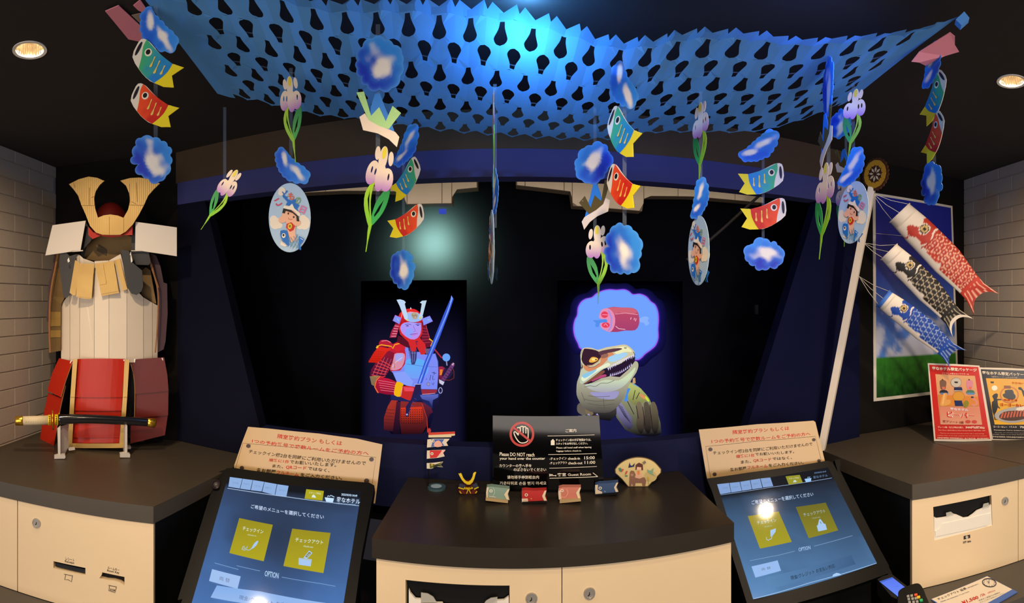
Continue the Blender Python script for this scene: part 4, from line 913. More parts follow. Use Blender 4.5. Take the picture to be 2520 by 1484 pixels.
def carp(f, tone):
    k = Card(f)
    cc = {'green': ('#1e7fd0', '#3fb068'), 'red': ('#c81e14', '#f0501e')}[tone]
    body = [(1696, 722), (1728, 722), (1800, 705), (1880, 672), (1940, 640), (1990, 622), (2035, 630), (2050, 690), (2045, 780), (1960, 848), (1880, 890), (1800, 905), (1765, 850), (1735, 790)]
    k.base('#e4dccb', body, 2)
    k.base('#ecd81e', [(1732, 722), (1634, 716), (1696, 806), (1645, 884), (1720, 908), (1802, 906), (1765, 850), (1738, 790)])
    # coloured flank as strips so the watercolour gradient shows
    topc = [(1728, 722), (1800, 705), (1880, 672), (1940, 640), (1992, 618)]; botc = [(1802, 906), (1850, 897), (1890, 886), (1930, 868), (1962, 846)]
    left = smo([(1728, 722), (1738, 790), (1765, 850), (1802, 906)], 3); right = smo([(1992, 620), (1996, 680), (1975, 760), (1962, 846)], 3)
    k.off += .0003; n = len(left); vs, cs, fs = [], [], []; W = 12
    for sgn in (1, -1):
        vs, cs, fs = [], [], []
        for j in range(n):
            for i in range(W+1):
                t = i/W; x = left[j][0]*(1-t)+right[j][0]*t; y = left[j][1]*(1-t)+right[j][1]*t
                bow = (-14 if j < n/2 else 10)*math.sin(math.pi*t)*(abs(j-(n-1)/2)/((n-1)/2)); y -= bow*(1 if j < n/2 else -1)*(-1 if j < n/2 else 1)*0
                yb = y+(12*math.sin(math.pi*t))*(abs(1-2*j/(n-1)))*(1)
                vs.append(f(x, yb, sgn*k.off)); w_ = noise.noise(V((x*.02, y*.02, 3)))*.35
                cs.append(mixc(lin(cc[0]), lin(cc[1]), t*1.15-.1+w_))
        fs = [(j*(W+1)+i, j*(W+1)+i+1, (j+1)*(W+1)+i+1, (j+1)*(W+1)+i) for j in range(n-1) for i in range(W)]
        k.add(vs, fs, cs)
    k.on('#1a1420', ell(2024, 706, 13, 58, -4, 16)); k.on('#efe6d0', ell(1940, 708, 29, 31, 0, 18)); k.on('#15110e', ell(1942, 706, 18, 21, 0, 14))
    for x, y, h in ((1778, 795, 40), (1829, 790, 56), (1876, 765, 46)): k.on('#e8c860', [(x-6, y-h), (x+5, y-h+4), (x+3, y-5), (x+12, y+h-6), (x+2, y+h), (x-8, y+h-12), (x-3, y)])
    return k
ORGC = (1842, 764)
def lobes(kind, seed):
    rnd = random.Random(int(seed*1000)); L = []
    if kind == 'round':
        n = 13
        for i in range(n):
            t = 2*math.pi*(i+rnd.uniform(-.18, .18))/n; r = rnd.uniform(28, 60); q_ = rnd.uniform(.86, 1.04); L.append((q_*(172-r*.8)*math.cos(t), q_*(146-r*.8)*math.sin(t), r))
        L.append((0, 0, 105)); L.append((-50, 5, 95)); L.append((50, -5, 95))
    else:
        for i, (x, y, r) in enumerate(((150, -86, 44), (108, -112, 40), (60, -78, 44), (20, -44, 44), (-24, -12, 44), (-72, 16, 42), (-118, 44, 42), (-158, 52, 34), (-130, 88, 34), (-82, 96, 34), (-36, 94, 36), (10, 84, 36), (58, 66, 36), (96, 30, 38), (128, -22, 42), (50, 0, 70), (-40, 50, 55))):
            L.append((x, y, r*rnd.uniform(.9, 1.08)))
    return L
def cloud_mesh(f, kind, seed):
    k = Card(f); RN, AN = 9, 84; L = lobes(kind, seed)
    def hit(t):
        c_, s_ = math.cos(t), math.sin(t); best = 30
        for x, y, r in L:
            b = x*c_+y*s_; d2 = x*x+y*y-b*b
            if d2 < r*r and b+math.sqrt(r*r-d2) > best: best = b+math.sqrt(r*r-d2)
        return best
    ax, ay = (172, 146) if kind == 'round' else (185, 120)
    H_ = [hit(2*math.pi*j/AN) for j in range(AN)]
    def colr(x, y, r):
        X, Y = x/ax, y/ay; nn_ = noise.noise(V((X*2.2, Y*2.2, seed)))
        c = mixc(lin('#2f86e4'), lin('#1232b8' if kind == 'round' else '#1c5cd0'), .45+Y*.8+nn_*.5)
        if kind == 'round': w_ = 1-sst(.22, .62, math.hypot(X*.8-.05, Y*1.35+.1)+nn_*.45)
        else: w_ = max(1-sst(.12, .42, math.hypot((X-.38)*.9+(Y+.3)*.5, (Y+.35)*1.2+(X-.38)*.5)+nn_*.25), 1-sst(.12, .4, math.hypot((X+.42)*.9, (Y-.35)*1.6)+nn_*.25))
        c = mixc(c, lin('#e6e2dc'), w_); return mixc(c, lin('#58a2f0'), .5*sst(.84, 1, r))
    for sgn in (1, -1):
        vs = [f(0, 0, sgn*.0007)]; cs = [colr(0, 0, 0)]
        for i in range(1, RN+1):
            for j in range(AN):
                t = 2*math.pi*j/AN; x, y = H_[j]*math.cos(t)*i/RN, H_[j]*math.sin(t)*i/RN; vs.append(f(x, y, sgn*.0007)); cs.append(colr(x, y, i/RN))
        fs = [(0, 1+j, 1+(j+1) % AN) for j in range(AN)]+[(1+(i-1)*AN+j, 1+i*AN+j, 1+i*AN+(j+1) % AN, 1+(i-1)*AN+(j+1) % AN) for i in range(1, RN) for j in range(AN)]
        k.add(vs, fs, cs)
    t_ = 1+(RN-1)*AN; a_ = 1+RN*AN
    k.f += [(t_+j, t_+(j+1) % AN, a_+t_+(j+1) % AN, a_+t_+j) for j in range(AN)]
    return k
def iris(f):
    k = Card(f); W, P_ = '#dacbba', '#a070b8'
    gp = lambda y0, y1: g(W, P_, y0, y1, 1)
    k.base('', [(236, 1165), (262, 1140), (300, 1190), (330, 1250), (342, 1330), (345, 1390), (335, 1410), (300, 1370), (262, 1310), (240, 1240)], 2, [[(268, 1220), (300, 1270), (326, 1330), (320, 1345), (290, 1300)]], g('#1e7a40', '#2f9a4c', 1150, 1400, 1))
    k.base('', [(345, 1030), (372, 1080), (400, 1130), (426, 1190), (420, 1270), (392, 1340), (352, 1412), (330, 1400), (350, 1330), (372, 1240), (372, 1150)], 2, [[(392, 1160), (400, 1230), (378, 1300), (350, 1360), (372, 1290), (386, 1220)]], g('#9cc02c', '#6cb02c', 1050, 1400, 1))
    k.base('#7cb028', [(328, 1390), (354, 1392), (352, 1450), (343, 1520), (340, 1585), (335, 1585), (336, 1520), (332, 1450)])
    k.base('', ell(272, 950, 19, 48, 8, 18), 0, None, gp(960, 1150)); k.base('', ell(382, 918, 20, 46, 6, 18), 0, None, gp(960, 1150))
    sl = lambda x, y, r=0: ell(x, y, 8, 24, r, 10)
    k.base('', ell(276, 1090, 49, 78, 6, 26), 0, [sl(266, 1070), sl(301, 1072)], gp(1040, 1160)); k.base('', ell(398, 1050, 48, 82, -6, 26), 0, [sl(374, 1042, -6), sl(405, 1030, -6)], gp(1010, 1130))
    k.base('', ell(327, 1080, 40, 92, 0, 24), 0, None, gp(1040, 1160)); k.base('', ell(332, 950, 33, 80, 0, 24), 0, None, gp(1040, 1160)); k.on('#d8c840', ell(328, 915, 17, 40, 0, 16))
    return k
def kabuto(f, tone):
    k = Card(f); cr = {'mint': '#a8d890', 'gold': '#5a4c22'}[tone]
    k.base('#2a7cd8', [(1345, 870), (1390, 865), (1440, 1000), (1480, 1090), (1525, 1215), (1470, 1190), (1300, 1100), (1310, 980)])
    k.base(cr, [(1178, 855), (1246, 848), (1310, 1068), (1384, 990), (1444, 1118), (1505, 978), (1583, 1042), (1472, 1188), (1372, 1165), (1290, 1115)])
    k.base('#e6d6c4', [(1205, 1078), (1255, 1045), (1288, 1108), (1380, 1160), (1480, 1195), (1530, 1215), (1567, 1260), (1545, 1352), (1470, 1280), (1370, 1228), (1238, 1198)])
    for a_, b_ in (((1205, 880), (1228, 900)), ((1520, 1020), (1545, 1040))): k.on('#f4ecd8', ell((a_[0]+b_[0])/2, (a_[1]+b_[1])/2, 4, 4, 0, 8))
    return k
def badge(f):
    # drawn in the zoom frame of the round badge: centre (866, 510)
    k = Card(f); k.base('#a9c9e2', ell(866, 510, 191, 314, 0, 48)); k.on('#aecbe4', ell(866, 510, 186, 308, 0, 48))
    for x, y, rx, ry in ((735, 560, 48, 55), (720, 530, 35, 40), (770, 580, 30, 28), (1000, 560, 50, 60), (985, 520, 35, 35), (960, 590, 30, 28), (795, 270, 32, 36), (785, 290, 25, 22)): k.on('#efe4d0', ell(x, y, rx, ry, 0, 18))
    k.on('#eee4d4', [(770, 640), (800, 650), (860, 760), (820, 775), (780, 760), (790, 700)])
    def tx(body, x, y, w, h, col, rot):
        c_, s_ = math.cos(math.radians(rot)), math.sin(math.radians(rot)); k.off += .0002
        q = lambda a_, b_: f(x+a_*c_-b_*s_, y+a_*s_+b_*c_, k.off)
        k.col(col); add_text(k, body, q(-w/2, -h/2), q(w/2, -h/2), q(-w/2, h/2), .03)
    for b_, x, y, col, rot in (('こ', 760, 372, '#d04c64', -28), ('ど', 826, 300, '#3470c0', -10), ('も', 880, 318, '#dc6444', 6), ('の', 938, 358, '#78a070', 20), ('日', 984, 440, '#d878a4', 24)): tx(b_, x, y, 56, 66, col, rot)
    k.on('#1f6fc8', [(800, 320), (812, 300), (850, 345), (880, 360), (905, 345), (925, 350), (915, 380), (955, 400), (935, 430), (945, 462), (905, 420), (830, 395), (845, 370)])
    k.on('#f2e8d4', [(805, 425), (818, 402), (862, 410), (888, 385), (908, 430), (958, 470), (962, 500), (945, 498), (880, 450)])
    k.on('#f0b898', ell(865, 500, 70, 62, 12, 26)); k.on('#f0b898', ell(800, 530, 34, 30, 0, 16)); k.on('#f0b898', ell(930, 560, 34, 28, 0, 16)); k.on('#f0b898', [(830, 540), (920, 560), (915, 660), (930, 720), (880, 735), (850, 650)])
    k.on('#1c1414', [(798, 470), (808, 428), (880, 445), (945, 500), (952, 548), (928, 545), (925, 500), (890, 470), (830, 452), (822, 476)], 0)
    for x, y in ((853, 476), (902, 508)): k.on('#241814', ell(x, y, 7, 10, 0, 10))
    k.on('#c86a50', stroke(smo([(852, 515), (866, 530), (890, 528)], 3), 4))
    k.on('#cc2a20', [(838, 570), (880, 555), (916, 590), (900, 625), (870, 640), (832, 602)]); k.on('#e8d030', ell(867, 592, 19, 26, 8, 16)); tx('金', 867, 592, 22, 32, '#5a3a10', 8)
    k.on('#2070c8', [(782, 632), (835, 630), (852, 660), (862, 770), (820, 740), (786, 690)], 2); k.on('#f4ecd8', ell(811, 676, 17, 22, 0, 16)); k.on('#201820', ell(810, 672, 9, 12, 0, 12)); k.on('#2070c8', stroke([(790, 712), (808, 732), (824, 738)], 6))
    for a0, a1 in (((860, 720), (900, 780)), ((872, 690), (940, 790)), ((900, 680), (955, 770)), ((925, 665), (965, 730)), ((870, 780), (940, 665)), ((895, 790), (955, 690)), ((925, 792), (965, 715))): k.on('#3888a8', stroke([a0, a1], 4))
    k.on('#2070c8', [(950, 680), (998, 710), (960, 760), (970, 800), (945, 795), (948, 740)]); k.on('#d8e4f0', stroke([(960, 700), (985, 715)], 5))
    return k
CLOUDK = 95/344.0
def strand(label, items, ribx, d, ztop, zbot_y):
    x = ribx; top = atd(x, 742-1200*(ztop-1.55)/d, d); e = thing('paper_mobile', label, 'hanging decoration', tuple(top), 'children\'s day mobiles hanging from the blue paper net')
    a = (x-1260)/F; R = V((math.cos(a), -math.sin(a), 0))*.0038; bk = V((math.sin(a), math.cos(a), 0))*.004; zb = atd(x, zbot_y, d).z
    m = MB(); m.poly([top-R+bk, top+R+bk, V((top.x, top.y, zb))+R+bk, V((top.x, top.y, zb))-R+bk], bk*.1); m.build('ribbon', RIBBON, e, 'clear ribbon')
    for k, it in enumerate(items):
        kind, px, py, s_, roll, yaw, flip = it; c, Rv, n = frame_at(px, py, d, yaw); c = c+n*.002*(k+1); one = d/F
        if kind in ('green', 'red'):
            f = M_(c, Rv, n, one*s_/3.71, roll, flip, ORGC); carp(f, kind).build('carp_cutout', PRINT, e, ('green and blue' if kind == 'green' else 'red')+' paper carp with a yellow tail')
        elif kind in ('round', 'long'):
            f = M_(c, Rv, n, one*s_*CLOUDK, roll, flip, (0, 0)); cloud_mesh(f, kind, .7*k+px*.01).build('cloud_cutout', PRINT, e, 'blue paper cloud with a white heart')
        elif kind == 'iris':
            f = M_(c, Rv, n, one*s_/3.71, roll, flip, (332, 1224)); iris(f).build('iris_cutout', PRINT, e, 'lilac and white paper iris with green leaves')
        elif kind in ('mint', 'gold'):
            f = M_(c, Rv, n, one*s_/3.71, roll, flip, (1380, 1100)); kabuto(f, kind).build('helmet_cutout', PRINT, e, 'paper warrior helmet, '+('mint green' if kind == 'mint' else 'dark gold')+' horns, blue crown, white brim')
        elif kind == 'badge':
            f = M_(c, Rv, n, one*s_/3.71, roll, flip, (866, 510)); badge(f).build('oval_badge', PRINT, e, 'pale blue oval card with a helmeted child holding a carp')
    return e
strand('paper mobile of green and red carps hanging above one horn of the armour',
       [('long', 388, 76, 1.22, 84, 15, False), ('green', 387, 160, 1.18, 24, 8, True), ('red', 380, 264, 1.10, 21, 10, True), ('round', 376, 394, 1.25, 62, 8, False)], 383, .90, 2.12, 400)
strand('narrow paper mobile with one iris hanging against the black left cheek of the display wall', [('iris', 540, 493, .90, 40, 35, False)], 553, 1.20, 2.03, 500)
strand('paper mobile of iris, double cloud and oval badge, first oval badge from the cardboard armour',
       [('iris', 722, 293, 1.13, -6, 40, True), ('long', 716, 410, .98, 76, 0, False), ('badge', 713, 537, 1.0, 0, 0, False)], 716, 1.04, 2.05, 520)
strand('paper mobile with the mint green horned helmet and a large tilted iris',
       [('round', 934, 160, 1.5, 50, 20, False), ('mint', 932, 296, 1.0, 0, 0, False), ('iris', 930, 492, 1.34, 12, 30, True)], 930, .84, 2.03, 500)
strand('paper mobile of green and red carps above the samurai hologram',
       [('long', 1000, 362, 1.0, -25, 40, False), ('green', 1000, 444, .95, -24, 42, False), ('red', 1001, 546, .92, -6, 30, False), ('round', 995, 661, 1.05, 80, 45, False)], 993, 1.30, 1.98, 670)
strand('paper mobile seen edge-on as a thin line between the samurai and the dinosaur', [('iris', 1217, 345, 1.22, 0, 87, False), ('long', 1222, 475, 1.0, -60, 74, False), ('badge', 1217, 608, 1.08, 0, 84, False)], 1218, 1.05, 2.02, 560)
strand('paper mobile with the dark gold horned helmet above an iris, over the dinosaur display',
       [('round', 1460, 402, 1.12, -55, 15, False), ('gold', 1468, 505, .82, -5, 25, True), ('iris', 1470, 651, 1.0, 0, 0, False)], 1464, 1.12, 2.0, 600)
strand('paper mobile of tall green and red carps with a large cloud above the thought bubble',
       [('long', 1535, 210, 1.15, 96, 30, False), ('green', 1538, 326, 1.28, 30, 50, True), ('red', 1538, 460, 1.18, 22, 50, True), ('round', 1539, 616, 1.38, 70, 35, False)], 1537, .93, 2.03, 620)
strand('paper mobile of iris, small clouds and narrow oval badge, right of the thought bubble',
       [('iris', 1724, 355, 1.06, 3, 52, False), ('long', 1723, 491, .92, -45, 38, False), ('badge', 1725, 617, 1.01, 0, 60, False)], 1724, 1.04, 2.0, 600)
strand('paper mobile of level green and red carps between two clouds, right of both holograms',
       [('long', 1868, 362, 1.0, -6, 0, False), ('green', 1872, 441, 1.0, 0, 0, False), ('red', 1878, 527, 1.0, 0, 0, False), ('round', 1880, 627, 1.0, 0, 0, False)], 1878, 1.28, 1.99, 640)
strand('paper mobile with a nearly edge-on helmet, beside the tilted oval badge',
       [('round', 2040, 213, 1.5, 85, 77, False), ('gold', 2037, 338, .95, -10, 68, True), ('iris', 2031, 520, 1.22, 8, 52, False)], 2039, 1.0, 2.06, 540)
strand('paper mobile with the tilted oval badge, beside the gold wheel of the pole',
       [('iris', 2097, 308, .92, 8, 12, False), ('long', 2096, 415, .95, -30, 25, False), ('badge', 2103, 524, .90, 9, 38, False)], 2100, 1.10, 2.04, 500)
strand('paper mobile mostly hidden behind the iris and oval badge near the pole',
       [('round', 2070, 305, .75, 100, 30, False), ('gold', 2080, 405, .6, 0, 40, False), ('iris', 2080, 520, .9, 0, 40, False)], 2082, 1.38, 2.02, 520)
strand('paper mobile of narrow green and red carps hanging in front of the fish poster',
       [('long', 2292, 164, 1.0, -42, 45, False), ('green', 2301, 244, 1.06, -34, 52, False), ('red', 2302, 341, 1.02, -34, 56, False), ('round', 2300, 453, 1.12, 76, 55, False)], 2299, 1.05, 2.06, 460)

# ================================================================== CARDBOARD ARMOUR
AG = atz(245, 1086, CT); AP = Plane(AG, (.60, -.80, 0))
arm = thing('cardboard_armour', 'large cardboard samurai armour with gold horned helmet, white cuirass and red skirt', 'armour', tuple(AG-AP.n*.03))
ZA, ZB = ZM(100, 420, 3.0912), ZM(60, 860, 5.118)
def sheet(name, mat, zm, pts, off, parent, th=.004, sm=0, label=None, offs=None):
    if sm: pts = smooth(pts, sm)
    q = zm(pts); m = MB(); P = [AP.P(x, y, (offs[i] if offs else off)) for i, (x, y) in enumerate(q)]
    m.poly(P, -AP.n*th); return m.build(name, mat, parent, label)
# white cuirass: folded panels bending round the front
xs_ = [150, 172, 196, 232, 268, 312, 353, 375, 388]; xm = 268
offc = lambda x: .015+.095*math.cos(min(1, abs(x-xm)/128)*math.pi/2*.96)
topy = {150: 750, 172: 722, 196: 634, 232: 643, 268: 641, 312: 690, 353: 732, 375: 745, 388: 752}
cu = None
for a, b in zip(xs_[:-1], xs_[1:]):
    m = MB(); pts = [AP.P(a+.4, topy[a], offc(a)), AP.P(b-.4, topy[b], offc(b)), AP.P(b-.4, 892, offc(b)), AP.P(a+.4, 892, offc(a))]
    if a == 196: pts = [AP.P(a+.4, 628, offc(a)), AP.P(205, 636, offc(a)), AP.P(b-.4, 645, offc(b)), AP.P(b-.4, 892, offc(b)), AP.P(a+.4, 892, offc(a))]
    if a == 268: pts = [AP.P(a+.4, 641, offc(a)), AP.P(297, 625, offc(297)), AP.P(b-.4, 690, offc(b)), AP.P(b-.4, 892, offc(b)), AP.P(a+.4, 892, offc(a))]
    if a == 172: pts = [AP.P(a+.4, 718, offc(a)), AP.P(186, 626, offc(186)), AP.P(b-.4, 627, offc(b)), AP.P(b-.4, 892, offc(b)), AP.P(a+.4, 892, offc(a))]
    m.poly(pts, -AP.n*.004); m.build('cuirass_panel', pm('white_cardboard_%d' % a, '#d9cbb6', .55, 0, .05, 14, .05) if a == 150 else MATS['white_cardboard_150'], arm)
m = MB(); bk = [AP.P(x, 700, -.02) for x in (165, 375)]; m.hex8([AP.P(200, 1078, -.05), AP.P(330, 1078, -.05), AP.P(330, 1074, -.075), AP.P(200, 1074, -.075), AP.P(200, 560, -.05), AP.P(330, 560, -.05), AP.P(330, 560, -.075), AP.P(200, 560, -.075)]); m.build('back_support', BLKCARD, arm)
# gold neck tabs
for k, q in enumerate(([(262, 680), (298, 700), (266, 945), (250, 950), (220, 930)], [(298, 705), (408, 710), (398, 850), (385, 976), (330, 974), (270, 960), (275, 860)], [(412, 708), (555, 688), (575, 800), (598, 930), (462, 955), (440, 840)], [(560, 682), (604, 668), (640, 830), (660, 902), (628, 913), (590, 780)])):
    t = sheet('neck_tab', GOLD, ZA, q, .125 if k in (1, 2) else .112, arm, .004)
    if k == 1: sheet('tab_fold', GOLD, ZA, [(285, 785), (402, 780), (388, 970), (272, 956)], .127, t, .001)
    if k == 2: sheet('tab_fold', GOLD, ZA, [(418, 720), (475, 712), (500, 860), (448, 870)], .1275, t, .002); sheet('tab_fold', GOLD, ZA, [(452, 880), (582, 858), (592, 915), (460, 940)], .1275, t, .002)
# shoulder flaps
sheet('shoulder_flap', pm('dark_grey_card', '#2b2824', .5, 0, .1, 12), ZA, [(148, 612), (185, 612), (220, 650), (268, 636), (262, 760), (235, 890), (222, 940), (200, 966), (180, 968), (168, 930), (160, 860), (140, 720)], .09, arm, .004, 1, 'dark grey cardboard shoulder flap')
sheet('shoulder_flap', BLKCARD, ZA, [(690, 608), (760, 606), (822, 618), (838, 700), (820, 718), (730, 716), (700, 700)], .085, arm)
sheet('shoulder_flap', BLKCARD, ZA, [(610, 600), (672, 612), (690, 660), (700, 700), (772, 760), (780, 880), (765, 920), (730, 946), (690, 935), (660, 890), (640, 800), (625, 700)], .12, arm, .004, 1, 'black cardboard shoulder flap with rounded end')
for q in ([(203, 680), (208, 700), (222, 690), (214, 660)], [(686, 612), (678, 640), (692, 650), (700, 690), (688, 700), (684, 668)]): sheet('tie', WHITEP, ZA, q, .124, arm, .001, 0, 'white plastic tie')
# sleeves
slv = sheet('sleeve', INNER, ZA, [(108, 618), (150, 626), (140, 720), (168, 900), (182, 968), (156, 1015), (152, 1370), (62, 1386), (66, 950), (90, 760)], 0, arm, .004, 0, 'bare brown cardboard side sleeve', [-.01, .02, .02, .05, .05, .05, .05, -.02, -.02, -.01])
for y in (1075, 1130, 1215): sheet('fold', GOLD, ZA, [(66, y), (152, y-2), (152, y+52), (66, y+54)], .0, slv, .001, 0, None, [-.012, .052, .052, -.012])
m = MB()
def edge_strip(pts, off, w, name, mat, par):
    q = ZA(stroke(smo(pts, 4), w)); m = MB(); m.poly([AP.P(x, y, off) for x, y in q], -AP.n*.004); return m.build(name, mat, par)
edge_strip([(135, 618), (110, 740), (85, 870), (70, 1000), (66, 1200), (72, 1384)], .056, 13, 'corrugated_edge', CORRUG, slv)
edge_strip([(112, 616), (92, 740), (66, 880), (58, 1040), (50, 1150)], .052, 12, 'corrugated_edge', MAROON, slv)
slr = sheet('sleeve', MAROON, ZA, [(828, 616), (880, 650), (912, 730), (935, 850), (962, 860), (966, 1090), (950, 1300), (935, 1360), (882, 1386), (890, 1000), (880, 880), (850, 760)], .03, arm, .004, 0, 'maroon cardboard side sleeve')
edge_strip([(812, 616), (838, 720), (872, 830), (893, 930), (892, 1080), (884, 1240), (872, 1385)], .06, 10, 'corrugated_edge', CORRUG, slr)
edge_strip([(826, 640), (868, 800), (898, 890)], .063, 7, 'corrugated_edge', CORRUG, slr)
sheet('sleeve_lining', INNER, ZA, [(768, 760), (800, 735), (835, 760), (880, 1012), (840, 1000), (765, 945)], .03, arm, .003, 0, 'bare cardboard lining')
# helmet
hel = MB(); ctr = AP.P(*ZA([(533, 492)])[0], .03); zx = V((0, 0, 1)); rx = AP.n.cross(zx); rx = -rx if rx.x < 0 else rx; NU_, NV_ = 28, 10
vs = []
for j in range(NV_+1):
    ph = j/NV_*math.pi/2
    for i in range(NU_):
        t = 2*math.pi*i/NU_; vs.append(ctr+rx*(.079*math.cos(t)*math.cos(ph))+AP.n*(.070*math.sin(t)*math.cos(ph))+zx*(.127*math.sin(ph)))
hel.add(vs, [(j*NU_+i, j*NU_+(i+1) % NU_, (j+1)*NU_+(i+1) % NU_, (j+1)*NU_+i) for j in range(NV_) for i in range(NU_)]); ho = hel.build('helmet_bowl', REDD, arm, 'dark red domed helmet bowl', smoothed=True)
sheet('helmet_brim', REDC, ZA, [(362, 425), (400, 470), (470, 500), (540, 508), (620, 500), (680, 440), (700, 410), (698, 490), (610, 492), (540, 482), (470, 490), (395, 520), (362, 490)], .108, arm, .003)
sheet('neck_guard', INNER, ZA, [(362, 520), (400, 500), (470, 488), (560, 480), (640, 488), (692, 500), (692, 605), (610, 632), (560, 672), (520, 692), (430, 690), (325, 668), (345, 600)], .0, arm, .004, 0, 'bare cardboard inside of the neck guard')
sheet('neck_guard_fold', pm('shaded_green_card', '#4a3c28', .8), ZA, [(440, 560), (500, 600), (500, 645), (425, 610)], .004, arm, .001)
for q in ([(693, 405), (720, 395), (716, 604), (692, 604)], [(340, 385), (360, 420), (395, 520), (325, 600), (305, 604)]): sheet('side_bar', BLKCARD, ZA, q, .06, arm, .004)
crest = [(215, 103), (290, 65), (365, 45), (430, 54), (486, 78), (450, 110), (418, 160), (408, 210), (414, 285), (436, 357), (480, 340), (530, 333), (590, 342), (630, 359), (664, 300), (680, 235), (674, 170), (650, 115), (606, 76), (680, 56), (750, 52), (830, 64), (908, 98), (862, 142), (820, 190), (786, 262), (750, 330), (700, 410), (650, 462), (605, 488), (540, 489), (470, 487), (420, 470), (375, 420), (345, 340), (310, 262), (285, 190), (250, 142)]
cr = sheet('crest', GOLD, ZA, crest, .122, arm, .005, 0, 'gold cardboard horned crest')
sheet('crest_tip', GOLD, ZA, [(218, 103), (290, 66), (365, 47), (430, 56), (482, 79), (448, 110), (417, 160), (407, 210), (408, 264), (312, 262), (287, 190), (252, 142)], .126, cr, .003, 0, 'shinier gold tip'); sheet('crest_tip', GOLD, ZA, [(612, 78), (680, 58), (750, 54), (830, 66), (904, 99), (860, 142), (818, 190), (786, 262), (674, 260), (679, 225), (673, 170), (650, 115)], .126, cr, .003, 0, 'shinier gold tip')
for L_ in ([(372, 130), (370, 262)], [(676, 100), (680, 250)], [(728, 90), (735, 240)], [(385, 205), (410, 195)], [(690, 235), (728, 255)], [(250, 92), (262, 130)]): sheet('crease', pm('gold_crease', '#8a6a30', .6) if 'gold_crease' not in MATS else MATS['gold_crease'], ZA, stroke(L_, 4), .1265, cr, .0005)
sheet('crest_seam', MATS['gold_crease'], ZA, stroke([(523, 350), (523, 486)], 3), .1225, cr, .0005); sheet('crest_seam', MATS['gold_crease'], ZA, stroke([(632, 360), (632, 470)], 3), .1225, cr, .0005)
for q in ([(90, 415), (343, 380), (303, 606), (35, 645)], [(722, 389), (1036, 432), (1036, 651), (718, 604)]): sheet('helmet_wing', WHITE, ZA, q, .10, arm, .005, 0, 'plain white board helmet wing')
for q in ([(230, 608), (322, 604), (322, 612), (240, 618)], [(688, 606), (770, 606), (770, 612), (688, 612)]): sheet('wing_strut', WHITE, ZA, q, .10, arm, .004)
# skirt
sk = [(118, 560), (562, 768), (770, 832), (834, 940), (942, 1104), (1106, 1186)]
L_ = lambda y: 665-(y-120)*.061; R_ = lambda y: 1264-(y-120)*.065
def so(x, y): return .115-.00000012*(x-950)**2*1.2
for k, (y0, y1) in enumerate([(120, 600), (596, 770), (766, 936), (930, 1108), (1104, 1188)]):
    n = 8; top = [(L_(y0)+(R_(y0)-L_(y0))*i/n, y0-(4 if k == 0 else 0)*math.sin(math.pi*i/n)) for i in range(n+1)]; bot = [(L_(y1)+(R_(y1)-L_(y1))*i/n, y1+4*math.sin(math.pi*i/n)) for i in range(n+1)]
    m = MB(); A_ = [AP.P(*ZB([p])[0], so(*p)+.002*(5-k)-.004) for p in top]; B_ = [AP.P(*ZB([p])[0], so(*p)+.002*(5-k)) for p in bot]
    bkn = -AP.n*.004; m.add(A_+B_, [(i, i+1, i+n+2, i+n+1) for i in range(n)]); m.add(B_+[p+bkn for p in B_], [(i, i+1, i+n+2, i+n+1) for i in range(n)]); m.build('skirt_plate', REDC, arm, None)
def gold_strip(q, off=.128):
    sheet('gold_border', GOLD, ZB, q, off, arm, .004)
gold_strip([(610, 126), (668, 122), (634, 600), (578, 600)]); gold_strip([(578, 602), (634, 602), (600, 1188), (545, 1188)], .124)
gold_strip([(1262, 130), (1322, 130), (1295, 600), (1238, 600)]); gold_strip([(1238, 602), (1295, 602), (1252, 1188), (1196, 1188)], .124); gold_strip([(548, 1184), (1250, 1184), (1244, 1240), (540, 1240)], .126)
sheet('side_plate', REDC, ZB, [(300, 550), (458, 612), (515, 455), (455, 760), (405, 1010), (362, 1270), (195, 1140), (245, 800)], .05, arm, .005, 0, None, [.02, .075, .085, .085, .09, .105, .03, .02])
sheet('side_plate', REDC, ZB, [(436, 112), (606, 150), (520, 380), (460, 604), (288, 520), (350, 300)], .07, arm, .005, 0, None, [.03, .09, .095, .09, .03, .03])
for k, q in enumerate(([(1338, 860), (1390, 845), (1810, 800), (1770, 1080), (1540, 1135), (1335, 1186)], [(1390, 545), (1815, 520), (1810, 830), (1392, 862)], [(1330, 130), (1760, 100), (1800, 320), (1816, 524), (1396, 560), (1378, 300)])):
    p = sheet('side_plate', REDD, ZB, q, .07+.006*k, arm, .005)  # right plates in a darker red, their shade put into the colour
e_ = [(1328, 150), (1365, 270), (1385, 400), (1392, 560), (1388, 850)]; m = MB(); m.poly([AP.P(x, y, .0835) for x, y in ZB(stroke(smo(e_, 4), 12))], -AP.n*.004); m.build('corrugated_edge', CORRUG, arm)
e_ = [(606, 160), (520, 400), (462, 600)]; m = MB(); m.poly([AP.P(x, y, .098) for x, y in ZB(stroke(smo(e_, 4), 9))], -AP.n*.003); m.build('corrugated_edge', CORRUG, arm)
e_ = [(518, 455), (450, 760), (405, 1010), (365, 1268)]; m = MB(); m.poly([AP.P(x, y, .09) for x, y in ZB(stroke(smo(e_, 4), 10))], -AP.n*.003); m.build('corrugated_edge', CORRUG, arm)
for q in ([(1380, 120), (1400, 118), (1392, 165), (1382, 160)], [(1728, 106), (1740, 104), (1748, 138), (1738, 136)], [(585, 140), (604, 130), (596, 150), (575, 180), (572, 165)], [(1246, 128), (1262, 128), (1262, 144), (1248, 144)]): sheet('tie', WHITEP, ZB, q, .132, arm, .001, 0, 'white plastic tie')

